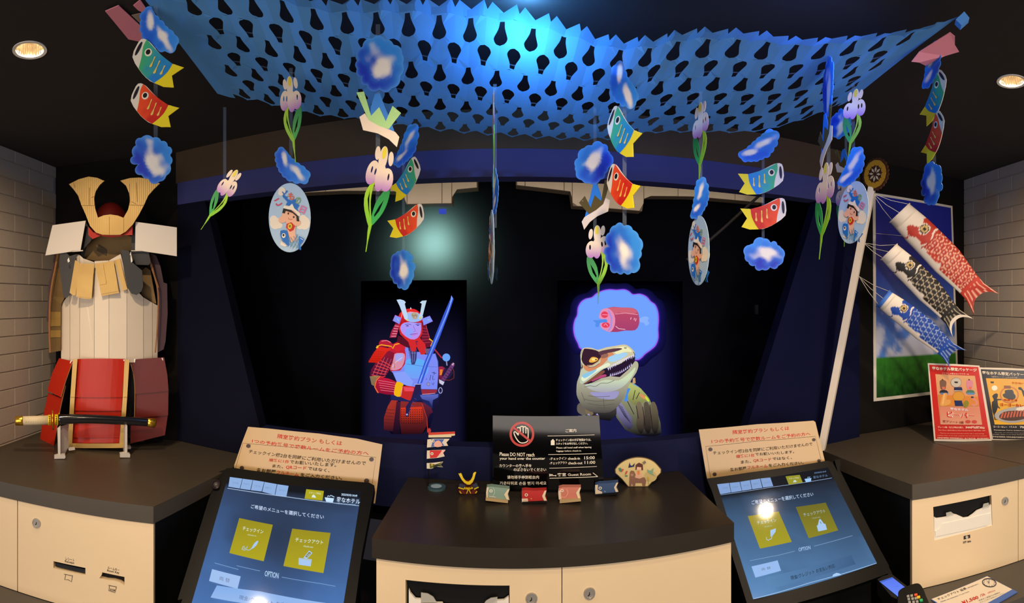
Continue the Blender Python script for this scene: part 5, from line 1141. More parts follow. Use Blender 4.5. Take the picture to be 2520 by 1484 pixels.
# ================================================================== SWORD AND STAND
s0 = atz(165, 1124, CT); s1 = atz(310, 1121, CT); SP = vplane((s0.x, s0.y), (s1.x, s1.y)); ZS = ZM(40, 980, 6.632)
swd = SP.P(*ZS([(700, 450)])[0], 0)
sw = thing('toy_katana', 'short curved sword in black scabbard with cream grip, lying before the cardboard armour', 'sword', tuple(swd))
K = 1/6.632*((swd-EYE).xy.length/F)
def ptube(name, mat, pts, rs, parent, label=None, n=14, flat=.75, off=.0):
    P = [SP.P(*ZS([p])[0], off) for p in pts]; m = MB(); vs = []
    for i, p in enumerate(P):
        d = (P[min(i+1, len(P)-1)]-P[max(i-1, 0)]).normalized(); up = SP.n.cross(d).normalized()
        r = rs[i]*K if isinstance(rs, list) else rs*K
        for k in range(n):
            t = 2*math.pi*k/n; vs.append(p+up*math.cos(t)*r+SP.n*math.sin(t)*r*flat)
    m.add(vs, [(i*n+k, i*n+(k+1) % n, (i+1)*n+(k+1) % n, (i+1)*n+k) for i in range(len(P)-1) for k in range(n)]+[tuple(range(n))[::-1], tuple(range((len(P)-1)*n, len(P)*n))])
    return m.build(name, mat, parent, label, smoothed=True)
arc = smo([(685, 352), (900, 340), (1150, 338), (1400, 346), (1700, 362), (1950, 380), (2150, 395)], 5)
ptube('scabbard', SCAB, arc, [82-16*i/len(arc) for i in range(len(arc))], sw, 'glossy black scabbard')
ptube('grip', GRIP, [(105, 366), (320, 362), (525, 356)], [73, 75, 78], sw, 'cream wrapped grip')
ptube('pommel', GOLDB, [(-20, 370), (-12, 370), (100, 367), (112, 367)], [60, 78, 80, 76], sw, 'gold pommel')
ptube('collar', YELLOW, [(520, 356), (525, 356), (565, 355), (570, 355)], [80, 88, 88, 80], sw, 'yellow patterned collar'); c2 = ptube('collar', YELLOW, [(625, 353), (630, 353), (680, 352), (685, 352)], [86, 92, 92, 86], sw, 'yellow patterned collar')
ptube('guard', GOLDB, [(585, 355), (588, 355), (606, 354), (610, 354)], [150, 166, 166, 150], sw, 'oval gold guard')
ptube('end_cap', GOLDB, [(2140, 396), (2146, 396), (2265, 408), (2280, 410)], [66, 76, 76, 50], sw, 'gold scabbard tip')
ptube('knob', GOLDB, [(700, 268), (704, 240), (708, 232)], [14, 14, 6], sw, None, 8)
a = Art(SP, ZS, base=.0); a.off = (80*K)*.75+.0006
for k in range(9):
    x = 150+k*38; a.line('#b09c78', [(x, 395), (x+22, 375)], 5)
a.build('wrap_stitching', INK, sw)
a = Art(SP, ZS); a.off = 92*K*.75+.0006
for x in (545, 655):
    for y in (300, 330, 360, 390, 420): a.shape('#3c2c08', [(x-14, y), (x-4, y-10), (x+12, y-3), (x+6, y+9), (x-8, y+10)])
a.build('fretwork', INK, sw)
st = thing('sword_stand', 'pair of white plastic feet holding up the sword on the worktop', 'stand', tuple((s0+s1)/2))
def splate(name, pts, offs, th):
    q = ZS(pts); m = MB(); m.poly([SP.P(x, y, o) for (x, y), o in zip(q, offs)], V((SP.n.y, -SP.n.x, 0))*th if SP.n.y else V((th, 0, 0))); return m.build(name, STANDM, st)
splate('upright', [(690, 490), (722, 462), (850, 425), (852, 800), (800, 900), (700, 935)], [.012, .01, -.035, -.035, -.02, .012], .004)
m = MB(); m.poly([SP.P(x, y, .026) for x, y in ZS([(692, 490), (720, 465), (722, 940), (690, 945)])], -SP.n*.02); m.build('upright_edge', STANDM, st)
for q, o in (([(620, 945), (690, 928), (795, 925), (806, 962), (790, 988), (620, 990)], .03), ([(850, 828), (955, 815), (962, 842), (860, 858)], -.03), ([(1695, 908), (1770, 895), (1830, 898), (1860, 915), (1858, 968), (1695, 968)], .03), ([(1810, 790), (1870, 790), (1870, 830), (1812, 830)], -.02)):
    m = MB(); m.poly([SP.P(x, y, o) for x, y in ZS(q)], -SP.n*.018); m.build('foot', STANDM, st)
m = MB(); m.poly([SP.P(x, y, .024) for x, y in ZS([(1782, 450), (1812, 448), (1812, 910), (1768, 910)])], -SP.n*.04); m.build('upright', STANDM, st)

# ================================================================== THINGS ON THE MIDDLE WORKTOP
ZI = ZM(980, 1000, 3.7059)
def facing(px, py, z=CT, yaw=0):
    c = atz(px, py, z); a = math.atan2(c.x, c.y)+math.radians(yaw); return Plane(c, (-math.sin(a), -math.cos(a), 0)), c
q0, q1 = atz(1212, 1207, CT), atz(1487, 1211, CT); NS = vplane((q0.x, q0.y), (q1.x, q1.y))
e = thing('notice_board', 'black acrylic notice board with a red no-reaching symbol and check-in times', 'sign', tuple((q0+q1)/2))
m = MB(); m.poly([NS.P(x, y) for x, y in ZI([(862, 84), (1832, 84), (1880, 780), (862, 765)])], -NS.n*.004); bd = m.build('board', BLACKG, e)
m = MB(); m.poly([NS.P(x, y, .0) for x, y in ZI([(862, 740), (1880, 755), (1880, 786), (862, 772)])], -NS.n*.03); m.build('board_foot', BLACKP, e)
a = Art(NS, ZI, base=.0005); o1, o2 = ell(1128, 254, 113, 115, 0, 40), ell(1128, 254, 92, 94, 0, 40)
a.shape('#b8281e', o1, 0, None, [o2]); a.build('prohibition_ring', PRINTG, bd, 'red ring')
a = Art(NS, ZI, base=.001); hand = smo([(1085, 200), (1090, 195), (1100, 192), (1110, 200), (1112, 190), (1125, 182), (1138, 184), (1140, 190), (1158, 184), (1166, 196), (1178, 200), (1184, 215), (1184, 300), (1170, 325), (1140, 334), (1110, 330), (1085, 305), (1065, 270), (1055, 242), (1062, 232), (1074, 236), (1090, 258), (1096, 262), (1094, 225)], 2)
a.line('#efe6d4', hand, 9)
for p in ([(1113, 196), (1114, 245)], [(1139, 190), (1140, 245)], [(1164, 200), (1164, 248)]): a.line('#efe6d4', p, 8)
a.build('hand_symbol', PRINTG, bd, 'white hand outline')
a = Art(NS, ZI, base=.0016); a.line('#b8281e', [(1050, 190), (1205, 318)], 20); a.build('prohibition_bar', PRINTG, bd, 'red slash')
a = Art(NS, ZI, base=.0006); W_ = '#ece4d2'
for b_, p, q, r in (('Please DO NOT reach', (925, 418), (1243, 424), (925, 452)), ('your hand over the counter', (925, 462), (1340, 462), (925, 494)), ('カウンターの奥へ手を', (922, 526), (1216, 526), (922, 556)), ('のばさないでください', (1052, 562), (1350, 562), (1052, 592)), ('请勿将手伸到柜台内', (994, 630), (1284, 630), (994, 662)), ('카운터뒤로 손을 뻗지 마세요', (926, 684), (1352, 684), (926, 716)),
                   ('ご案内', (1526, 207), (1624, 204), (1526, 238)), ('チェックイン前の手荷物預かりは、', (1438, 296), (1760, 292), (1438, 320)), ('スタッフをお呼び出しください。', (1438, 330), (1728, 326), (1438, 352)), ('Please call hotel staff when leaving', (1442, 370), (1762, 364), (1442, 390)), ('luggage before check-in.', (1442, 400), (1672, 398), (1442, 418)),
                   ('-チェックイン', (1380, 466), (1536, 460), (1380, 492)), ('check-in', (1548, 464), (1658, 462), (1548, 488)), ('15:00', (1697, 456), (1793, 454), (1697, 484)), ('-チェックアウト', (1380, 506), (1540, 500), (1380, 532)), ('check-out', (1550, 506), (1680, 504), (1550, 530)), ('11:00', (1700, 498), (1797, 496), (1700, 526)),
                   ('客室 Guest Room', (1450, 608), (1756, 600), (1452, 640))):
    a.text(W_, b_, p, q, r, .012)
for p in ([(1362, 270), (1790, 260)], [(1368, 440), (1810, 430)], [(1378, 564), (1812, 548)]): a.line(W_, p, 4)
a.line(W_, [(1380, 656), (1820, 641)], 6); a.line(W_, [(1776, 606), (1820, 641)], 6)
a.shape(W_, [(1392, 312), (1402, 308), (1404, 300), (1416, 300), (1418, 308), (1426, 312), (1426, 354), (1392, 354)])
for p in ([(1381, 615), (1381, 640)], [(1381, 632), (1438, 632)], [(1381, 622), (1410, 622)], [(1438, 625), (1438, 640)]): a.line(W_, p, 6)
a.build('lettering', PRINTG, bd)
def carp_block(label, bx, by, body, head, tail, col, base, basecol, eye, extra):
    pl, c = facing(*ZI([(bx, by)])[0]); e = thing('wooden_carp', label, 'ornament', tuple(c), None)
    m = MB(); m.poly([pl.P(x, y) for x, y in ZI(body)], -pl.n*.02); b_ = m.build('body', pm('block_'+col[1:], col, .45, 0, .06, 30, .05), e, bevel=.0015)
    m = MB(); m.poly([pl.P(x, y, .006) for x, y in ZI(base)], -pl.n*.032); m.build('plinth', BASEW if basecol else BLACKP, e)
    a = Art(pl, ZI, base=.0012)
    if head: a.shape('#dccbb0', head)
    a.shape('#e0cfae', tail); a.build('painted_tail', PRINT, e)
    a = Art(pl, ZI, base=.0018); a.shape('#efe6d4', ell(*eye, 15, 14, 0, 14)); a.shape(col if col != '#b82420' else '#8a1c18', ell(*eye, 8, 8, 0, 12)); a.build('eye', PRINT, e)
    if extra:
        a = Art(pl, ZI, base=.0018)
        for c_, p, w_ in extra: a.line(c_, p, w_, 3)
        a.build('painted_marks', PRINT, e)
carp_block('pale green wooden carp block on the middle worktop', 905, 880, [(808, 736), (850, 732), (1018, 752), (1000, 802), (1016, 856), (905, 850), (806, 836), (800, 790)], [(808, 738), (826, 738), (818, 780), (816, 834), (806, 834), (802, 790)], [(1000, 757), (1015, 755), (998, 802), (1013, 852), (990, 850), (965, 805)], '#7f9c8e', [(797, 836), (1002, 860), (1000, 883), (797, 860)], True, (846, 772), [('#b8cabc', [(868, 745), (880, 785), (862, 825)], 5), ('#d8d2c0', [(830, 820), (890, 828)], 6)])
carp_block('red wooden carp block in front of the black notice board', 1240, 884, [(1126, 770), (1160, 764), (1230, 770), (1354, 764), (1340, 818), (1358, 866), (1240, 878), (1128, 880)], [(1127, 842), (1180, 840), (1186, 876), (1128, 878)], [(1335, 770), (1353, 767), (1338, 818), (1356, 862), (1332, 864), (1312, 818)], '#b82420', [(1130, 876), (1352, 866), (1352, 884), (1130, 892)], False, (1168, 808), [('#d89880', [(1145, 855), (1175, 857)], 4), ('#e0a060', [(1208, 840), (1220, 846)], 8)])
carp_block('pink wooden carp block on a pale plinth, under the Guest Room line', 1566, 880, [(1462, 748), (1500, 738), (1668, 738), (1652, 788), (1664, 842), (1566, 850), (1464, 850), (1458, 800)], [(1460, 770), (1480, 768), (1490, 848), (1466, 850)], [(1652, 741), (1667, 741), (1650, 788), (1662, 838), (1640, 840), (1622, 790)], '#c87866', [(1472, 852), (1664, 843), (1667, 866), (1473, 884)], True, (1494, 768), [('#e0a898', [(1535, 755), (1548, 790), (1520, 830), (1480, 820)], 6)])
carp_block('blue wooden carp block beside the painted fan', 1900, 815, [(1796, 716), (1830, 704), (1900, 702), (2008, 692), (1990, 738), (2010, 782), (1900, 796), (1798, 810), (1790, 760)], [(1796, 718), (1822, 715), (1818, 760), (1860, 780), (1860, 800), (1798, 808)], [(1990, 697), (2007, 695), (1988, 738), (2008, 778), (1985, 782), (1968, 740)], '#34507c', [(1798, 806), (1995, 790), (1995, 808), (1800, 822)], False, (1842, 746), [('#9cb0c8', [(1880, 772), (1890, 780)], 7)])
# little carp streamer mast
pl, c = facing(*ZI([(350, 748)])[0])
e = thing('carp_streamer_mast', 'miniature mast with striped pennant and three tiny paper carps on a round base', 'ornament', tuple(c))
r = .027; m = MB(); m.add([c+V((r*math.cos(t*math.pi/14), r*math.sin(t*math.pi/14), 0)) for t in range(28)]+[c+V((r*math.cos(t*math.pi/14), r*math.sin(t*math.pi/14), .006)) for t in range(28)], [(i, (i+1) % 28, (i+1) % 28+28, i+28) for i in range(28)]+[tuple(range(28, 56))]); bs = m.build('round_base', pm('teal_grey_enamel', '#3c5660', .2), e)
m = MB(); m.add([c+V((r*.6*math.cos(t*math.pi/14)-.001, r*.6*math.sin(t*math.pi/14), .0068)) for t in range(28)], [tuple(range(28))]); m.build('base_disc', pm('pale_blue_enamel', '#9cb8c4', .15), bs)
m = MB(); m.tube([pl.P(*ZI([(274, 735)])[0]), pl.P(*ZI([(282, 225)])[0])], .0016, 8); m.build('mast', BLACKP, e)
m = MB(); m.poly([pl.P(x, y, .003) for x, y in ZI([(262, 212), (275, 202), (292, 205), (300, 220), (296, 236), (280, 245), (265, 236)])], -pl.n*.006); m.build('finial', REDC, e, 'red ball finial')
def pict(name, base, shapes, parent, label=None, plx=pl, zm=ZI, off=.002, th=.001, mat=None):
    m = Art(plx, zm, base=off); 
    P = [plx.P(x, y, off-.0004) for x, y in zm(base[1])]; m.col(base[0]); m.poly(P, -plx.n*th)
    for s_ in shapes: m.shape(*s_)
    return m.build(name, mat or PRINT, parent, label)
pict('pennant', ('#d8c8a0', [(276, 240), (517, 230), (517, 266), (484, 270), (484, 282), (276, 284)]), [('#c8321c', [(276, 240), (517, 230), (517, 250), (276, 262)])], e, 'red and cream pennant')
pict('tiny_carp', ('#d8ccb8', [(266, 302), (320, 296), (470, 296), (440, 330), (455, 360), (400, 362), (262, 376)]), [('#4464b0', [(300, 300), (420, 300), (400, 330), (420, 358), (300, 370), (310, 335)], 0), ('#e0a898', [(330, 330), (370, 310), (400, 345), (390, 368), (330, 368)], 2), ('#efe6d0', ell(318, 316, 13, 13, 0, 12)), ('#302820', ell(320, 316, 6, 6, 0, 8))], e, 'blue tiny carp')
pict('tiny_carp', ('#d8ccb8', [(262, 404), (320, 400), (432, 396), (410, 425), (424, 456), (360, 470), (260, 478)]), [('#c82a28', [(288, 402), (400, 400), (375, 440), (350, 468), (290, 472)], 0), ('#f0b0a8', [(370, 440), (420, 400), (430, 402), (385, 450)], 0), ('#efe6d0', ell(308, 432, 13, 13, 0, 12)), ('#302820', ell(308, 432, 6, 6, 0, 8))], e, 'red tiny carp')
pict('tiny_carp', ('#d8ccb8', [(260, 518), (310, 516), (410, 504), (388, 534), (408, 556), (350, 550), (300, 570), (260, 568)]), [('#5a6420', [(286, 520), (340, 530), (405, 506), (388, 534), (404, 554), (350, 545), (300, 566), (288, 566)], 0), ('#1c2014', [(320, 545), (350, 528), (390, 540), (350, 550), (320, 562)], 0), ('#c89c30', ell(308, 533, 9, 10, 0, 10))], e, 'olive tiny carp')
# tiny helmet
pl2, c = facing(*ZI([(640, 800)])[0]); e = thing('toy_helmet', 'miniature samurai helmet with yellow horns on the middle worktop', 'ornament', tuple(c))
def sol(name, mat, pts, off, th, par=e, plx=pl2, zm=ZI, label=None, sm=0):
    if sm: pts = smooth(pts, sm)
    m = MB(); m.poly([plx.P(x, y, off) for x, y in zm(pts)], -plx.n*th); return m.build(name, mat, par, label)
sol('bowl', REDD, [(598, 720), (625, 705), (665, 705), (690, 722), (700, 760), (690, 800), (570, 800), (556, 770)], .0, .03, sm=2)
for q in ([(548, 770), (565, 752), (600, 760), (610, 800), (575, 798), (552, 785)], [(672, 762), (700, 755), (722, 772), (716, 790), (690, 802), (668, 798)]): sol('neck_guard', REDD, q, .006, .02)
for q, l_ in (([(562, 704), (613, 716), (602, 756), (549, 742)], 1), ([(676, 716), (712, 695), (733, 738), (692, 758)], 2)): 
    w_ = sol('wing', pm('navy_card', '#1d2340', .5) if 'navy_card' not in MATS else MATS['navy_card'], q, .011, .003, label='navy wing')
for p in ([(549, 742), (602, 757)], [(692, 757), (733, 738)], [(560, 775), (575, 796)], [(718, 775), (704, 794)]): sol('gold_edge', YELLOW, stroke(p, 9), .013, .002)
sol('horns', YELLOW, [(549, 613), (560, 616), (572, 608), (580, 622), (594, 655), (618, 682), (640, 688), (662, 672), (678, 640), (684, 612), (694, 602), (712, 600), (704, 622), (694, 660), (678, 694), (655, 714), (630, 714), (604, 698), (580, 672), (562, 640)], .016, .003, label='yellow horned crest')
for p in ([(620, 740), (640, 752), (660, 738), (640, 752), (624, 796)], [(640, 752), (662, 795)], [(612, 738), (600, 750), (640, 755)], [(640, 755), (680, 748), (668, 738)]): sol('cord_bow', YELLOW, stroke(smo(p, 2), 7), .018, .002)
# painted fan
pl3, c = facing(*ZI([(2188, 733)])[0]); e = thing('painted_fan', 'small cream fan card of a child riding a bear', 'ornament', tuple(c))
fanp = smo([(1975, 575), (2010, 530), (2070, 490), (2140, 468), (2200, 463), (2270, 474), (2340, 508), (2400, 575)], 3)+[(2398, 605), (2350, 655), (2278, 733), (2096, 733), (2040, 665), (1978, 608)]
sol('rim', pm('fan_rim', '#6a5228', .5), fanp, 0, .004, e, pl3)
pict('picture', ('#d8c488', [(2188+(x-2188)*.965, 610+(y-610)*.955) for x, y in fanp]), [('#c8b478', ell(2300, 640, 60, 50, 0, 16)), ('#8c6450', [(2105, 730), (2108, 640), (2112, 600), (2125, 585), (2150, 590), (2165, 620), (2200, 640), (2250, 650), (2262, 680), (2252, 731), (2228, 731), (2222, 700), (2165, 700), (2160, 731), (2140, 731), (2130, 700), (2126, 731)], 0), ('#b08868', ell(2132, 625, 14, 12, 0, 12)),
    ('#e0b090', [(2168, 600), (2215, 600), (2228, 650), (2200, 660), (2160, 650)]), ('#e08848', [(2178, 590), (2204, 590), (2200, 620), (2186, 628)]), ('#e8bc9c', ell(2195, 560, 28, 24, 0, 18)), ('#5c2c20', [(2163, 580), (2166, 535), (2195, 514), (2230, 530), (2234, 582), (2218, 582), (2216, 556), (2178, 552), (2174, 580)], 0),
    ('#1c2458', [(2098, 560), (2110, 510), (2120, 540), (2160, 548), (2120, 556)], 0), ('#1c2458', [(2132, 545), (2160, 515), (2150, 550)], 0), ('#c85848', [(2010, 590), (2035, 570), (2060, 575), (2040, 600)], 0), ('#3c8c6c', [(2006, 565), (2030, 560), (2040, 600), (2020, 590)], 0), ('#c85848', ell(2080, 605, 8, 20, 30, 12)), ('#3c8c6c', ell(2080, 635, 14, 6, 0, 10)),
    ('#78a890', [(2268, 575), (2300, 590), (2345, 640), (2320, 625), (2275, 600)], 0), ('#78a890', [(2300, 595), (2330, 560), (2322, 610)], 0), ('#7c6c58', [(2225, 515), (2250, 495), (2262, 515), (2240, 530)], 0), ('#8c9c58', stroke([(2275, 650), (2285, 720)], 4)), ('#c8a040', ell(2280, 660, 8, 14, 20, 10))], e, None, pl3, ZI, .0012)

# ================================================================== CARP POSTER, POLE AND STREAMERS
e = thing('sky_poster', 'tall poster of blue sky over a green field with a white border', 'poster', tuple(BACKR.P(2250, 988, .002)))
Q = [BACKR.P(2148, 474, .004), BACKR.P(2344, 507, .004), BACKR.P(2359, 962, .004), BACKR.P(2150, 988, .004)]
m = MB(); m.poly(Q, -BACKR.n*.002); m.build('sheet', pm('poster_white', '#cfc8bc', .4), e)
m = MB(); NX, NY = 44, 88; vs, cs = [], []
for j in range(NY+1):
    for i in range(NX+1):
        u, v = .03+.945*i/NX, .012+.972*j/NY; p = (Q[0]*(1-u)+Q[1]*u)*(1-v)+(Q[3]*(1-u)+Q[2]*u)*v+BACKR.n*.0006; vs.append(p)
        n1 = noise.fractal(V((u*3.2, v*5.5, 1.3)), .9, 2.1, 5); n2 = noise.fractal(V((u*30, v*30, 7)), 1, 2, 3)
        if v < .79:
            c_ = mixc(lin('#1c2690'), lin('#4a7cd0'), sst(.25, .8, v)); w_ = sst(.06, .5, n1+.55*sst(.38, .75, v)-.14-.25*(v < .3)); w_ *= sst(.36, .52, v+.08*u)
            c_ = mixc(c_, lin('#c8ccdc'), w_*.9)
        else: c_ = mixc(lin('#2f7a22'), lin('#123a14'), (v-.79)/.2+n2*.35)
        cs.append(c_)
m.add(vs, [(j*(NX+1)+i, j*(NX+1)+i+1, (j+1)*(NX+1)+i+1, (j+1)*(NX+1)+i) for j in range(NY) for i in range(NX)], cs); m.build('print', PRINTG, e)
pb = atz(2022, 1106, CT)+V((0, 0, .0)); pt = atd(2146, 462, 1.78)
e = thing('streamer_pole', 'white square pole leaning by the sky poster with a gold wheel on top', 'pole', tuple(pb))
d = (pt-pb).normalized(); vw = (EYE-pb); vw.z = 0; vw.normalize(); sx = d.cross(vw).normalized(); fx = sx.cross(d).normalized(); hw = .0125
def ring4(c): return [c+sx*hw+fx*hw, c-sx*hw+fx*hw, c-sx*hw-fx*hw, c+sx*hw-fx*hw]
sx2 = (sx*.97+fx*.25).normalized(); fx2 = (fx*.97-sx*.25).normalized(); sx, fx = sx2, fx2
m = MB(); m.add(ring4(pb)+ring4(pt), [(0, 1, 2, 3), (4, 5, 6, 7), (0, 1, 5, 4), (1, 2, 6, 5), (2, 3, 7, 6), (3, 0, 4, 7)]); m.build('pole', WHITE, e)
c, Rv, n = frame_at(2155, 429, 1.765, 38); rr = 41*1.765/F
f = lambda x, y, o=0: c+Rv*(x*rr)+V((0, 0, -1))*(y*rr)+n*o
m = MB(); oc = []
for k in range(48): t = math.pi*2*k/48; R_ = 1.0 if k % 2 else .93; oc.append(f(R_*math.cos(t), R_*math.sin(t), .004))
m.col('#4a2a14').poly(oc, -n*.008); wh = m.build('wheel', PRINT, e, 'brown and gold wheel with scalloped rim')
m = MB(); m.col('#c89428')
for k in range(12):
    t0 = 2*math.pi*(k+.5)/12; q = [(.50, -.10), (.62, -.17), (.82, -.20), (.82, .20), (.62, .17), (.50, .10)]
    m = MB(); m.col('#c89428'); m.poly([f(x*math.cos(t0)-y*math.sin(t0), x*math.sin(t0)+y*math.cos(t0), .0055) for x, y in q], -n*.0012); m.build('gold_window', PRINT, wh, None)
for k in range(8):
    t0 = 2*math.pi*k/8+.2; q = [(.12, 0), (.28, -.07), (.46, 0), (.28, .07)]
    m = MB(); m.col('#d8c8a8'); m.poly([f(x*math.cos(t0)-y*math.sin(t0), x*math.sin(t0)+y*math.cos(t0), .0055) for x, y in q], -n*.0012); m.build('white_window', PRINT, wh, None)
def streamer(label, axis, dd, hw_, main, dark, pale, seed, strings):
    A_, B_ = axis; NU_, NV_ = 150, 56
    P = []
    L = math.hypot(B_[0]-A_[0], B_[1]-A_[1]); ux, uy = (B_[0]-A_[0])/L, (B_[1]-A_[1])/L; vx, vy = uy, -ux     # v: towards upper right
    c0 = atd(*A_, dd[0]); e = thing('carp_streamer', label, 'carp streamer', tuple(c0))
    C_ = [lin(x) for x in (main, dark, pale)]; WH = lin('#d8cfc2'); BK = lin('#1a1512'); EG = lin('#c0a468')
    m = MB(); vs, cs = [], []
    for i in range(NU_+1):
        s = i/NU_; w_ = 0
        for (s0, w0), (s1, w1) in zip(hw_[:-1], hw_[1:]):
            if s0 <= s <= s1: w_ = w0+(w1-w0)*(s-s0)/(s1-s0)
        d_ = dd[0]+(dd[1]-dd[0])*s; dep = w_*(.85 if s < .08 else max(.16, .62-.5*s))*d_/F
        for j in range(NV_):
            t = 2*math.pi*j/NV_; cc, ss = math.cos(t), math.sin(t)
            ext = s*L*(1+.11*(abs(cc)**2.5-.55)*sst(.8, 1, s))+(-16*cc if s < .5 else 0)*(1-sst(0, .25, s))*.0
            bend = 10*math.sin(s*3.1)
            x = A_[0]+ux*ext+vx*(w_*cc+bend*.4); y = A_[1]+uy*ext+vy*(w_*cc+bend*.4)
            tilt = .55*(1-sst(0, .12, s))       # the mouth faces the viewer a little
            p = atd(x, y, d_); vwd = (EYE-p).normalized(); p = p+vwd*dep*ss+V((ux*.0, 0, 0)); vs.append(p)
            X = cc; front = ss > -.05
            if s < .035: col = WH if main != '#1848a8' else lin('#3c70c8')
            else:
                U = s*19; Vv = X*2.3+ (0 if int(U) % 2 else .5); fu = U-math.floor(U); best = 9
                for k in (0, 1):
                    vv = X*2.3+(.5 if (int(U)-k) % 2 else 0); fv = vv-round(vv); dist = math.hypot((fu+k)*.62, fv)
                    if dist < .56 and best == 9: best = dist
                if best == 9: best = .3
                scale = mixc(C_[0], C_[1], best*1.5); 
                if best > .45: scale = C_[2]
                elif best < .17 and main.startswith('#b'): scale = mixc(WH, C_[0], best*4)
                if s < .34:
                    hb = .19+.10*abs(X)+.05*math.sin(X*5)
                    if s < hb*.75 or X < -.55+.2*math.sin(s*30): col = WH
                    else: col = mixc(C_[0], C_[1], .3+.4*noise.noise(V((s*20, X*3, seed))))
                    de = math.hypot((s-.235)*9, X-.38)
                    if de < .12: col = BK
                    elif de < .26: col = EG
                    elif de < .33: col = BK
                    elif de < .40: col = WH
                    if abs(s-.325-.02*math.cos(X*4)) < .008: col = WH
                    if abs(s-.16-.03*math.sin(X*6)) < .006 and X < .1: col = C_[0]
                elif s < .82:
                    col = scale if X > -.72+.25*(s < .55) else WH
                    if .38 < s < .52 and -.62 < X < -.28: col = C_[0] if abs(math.sin(X*50+s*40)) > .35 else C_[2]
                else: 
                    col = mixc(C_[0], C_[1], sst(.8, 1, s)*.6)
                    if abs(math.sin(X*9+s*6)) > .93 and s > .84: col = C_[2]
                    if main == '#23201f' and s > .955: col = WH
            cs.append(col)
    m.add(vs, [(i*NV_+j, i*NV_+(j+1) % NV_, (i+1)*NV_+(j+1) % NV_, (i+1)*NV_+j) for i in range(NU_) for j in range(NV_)], cs)
    b_ = m.build('body', PRINT, e, smoothed=True)
    # mouth hoop
    m = MB(); hp = [V(vs[j])+(V(vs[j])-c0)*.03 for j in range(NV_)]; m.tube(hp+hp[:1], .0025, 6, False); m.build('mouth_hoop', WHITE if main != '#1848a8' else pm('blue_hoop', '#3a68c0', .5), e)
    m = MB(); inner = [c0+(V(vs[j])-c0)*.96 for j in range(NV_)]; back = atd(A_[0]+ux*22, A_[1]+uy*22, dd[0]+.02); m.add(inner+[back], [(j, (j+1) % NV_, NV_) for j in range(NV_)]); m.build('mouth_lining', pm('mouth_lining_'+str(seed), '#8c8078', .7), e)
    kx, ky, kd = strings[0]; K0 = atd(kx, ky, kd)
    for j in strings[1]:
        m = MB(); m.tube([K0, (K0+V(vs[j]))/2+V((0, 0, -.006)), V(vs[j])], .0009, 5); m.build('string', STRING, e, 'white string')
WL = [(0, 33), (.04, 34), (.2, 38), (.55, 40), (.8, 31), (.88, 30), (1, 42)]
# the hoops are round: widen in depth by facing the axis towards the viewer
streamer('large red carp streamer, uppermost of those on the white pole', ((2214, 524), (2420, 742)), (1.86, 1.98), WL, '#b83a2c', '#8c2018', '#dca890', 3, ((2148, 476, 1.79), (3, 14, 34)))
streamer('black carp streamer between the red and the blue one', ((2188, 620), (2362, 800)), (1.80, 1.90), [(s_, w_*.82) for s_, w_ in WL], '#23201f', '#0c0b0c', '#a89c84', 5, ((2126, 598, 1.82), (3, 14, 34)))
streamer('blue carp streamer, lowest and partly behind the red snack sign', ((2174, 735), (2352, 880)), (1.76, 1.88), [(s_, w_*.74) for s_, w_ in WL], '#1848a8', '#0c2a78', '#8ca0c8', 8, ((2114, 680, 1.84), (3, 14, 34)))
for y0, y1 in ((574, 582), ): 
    m = MB(); m.tube([BACKR.P(2150, y0, .012), BACKR.P(2236, y1, .012)], .0008, 5); m.build('fishing_line', STRING, None, 'thin clear line crossing the sky poster under the red streamer', 'string')

# ================================================================== SNACK SIGNS ON THE RIGHT WORKTOP
ZR2 = ZM(2260, 870, 6.185)
g0 = atz(2300, 1087, CT); g1 = atz(2440, 1087, CT)
gv = V((.62, -.78, 0)); RS = vplane((g0.x, g0.y), ((g0+gv*.2).x, (g0+gv*.2).y))
e = thing('snack_sign', 'red snack sign with the price 500 yen, white edge', 'sign', tuple(g0))
m = MB(); m.poly([RS.P(x, y) for x, y in ZR2([(142, 147), (540, 160), (930, 185), (1118, 1328), (700, 1340), (240, 1332)])], -RS.n*.004); bd = m.build('board', WHITE, e)
a = Art(RS, ZR2, base=.0005); a.shape('#c82820', [(165, 170), (912, 205), (1092, 1300), (262, 1300)])
a.shape('#dca878', [(258, 314), (862, 340), (972, 1085), (335, 1078)], 0, ('#d88868', 320, 1080)); a.build('print', PRINTG, bd)
a = Art(RS, ZR2, base=.0014, step=.00006)
for dx, c1, c2, c3 in ((0, '#7c5c4c', '#2c2c38', '#5c84b8'), (405, '#d888a0', '#4c7858', '#5c90c8')):      # two small plain bottles standing in for the mascots
    a.shape(c2, [(340+dx, 560), (430+dx, 560), (450+dx, 610), (330+dx, 610)], 2); a.shape(c1, [(325+dx, 420), (360+dx, 405), (405+dx, 410), (428+dx, 440), (420+dx, 500), (405+dx, 550), (350+dx, 550), (330+dx, 500)], 2); a.shape(c3, [(330+dx, 595), (465+dx, 600), (440+dx, 628), (345+dx, 622)]); a.shape('#3c3028', [(350+dx, 408), (365+dx, 385), (388+dx, 408)]); a.shape('#e0705c', [(360+dx, 508), (405+dx, 508), (398+dx, 545), (370+dx, 545)], 2)
a.shape('#8c7868', ell(575, 442, 84, 76)); a.shape('#c8c0b4', ell(575, 442, 78, 70)); a.shape('#2c2420', [(545, 425), (605, 428), (598, 452), (555, 450)])
a.shape('#d88838', [(300, 625), (905, 655), (930, 800), (325, 800)]); a.shape('#e0a458', [(380, 610), (440, 610), (425, 700), (480, 700), (490, 760), (390, 800), (335, 790), (345, 720)], 2); a.shape('#efb878', [(385, 620), (405, 620), (385, 760), (360, 770)], 2)
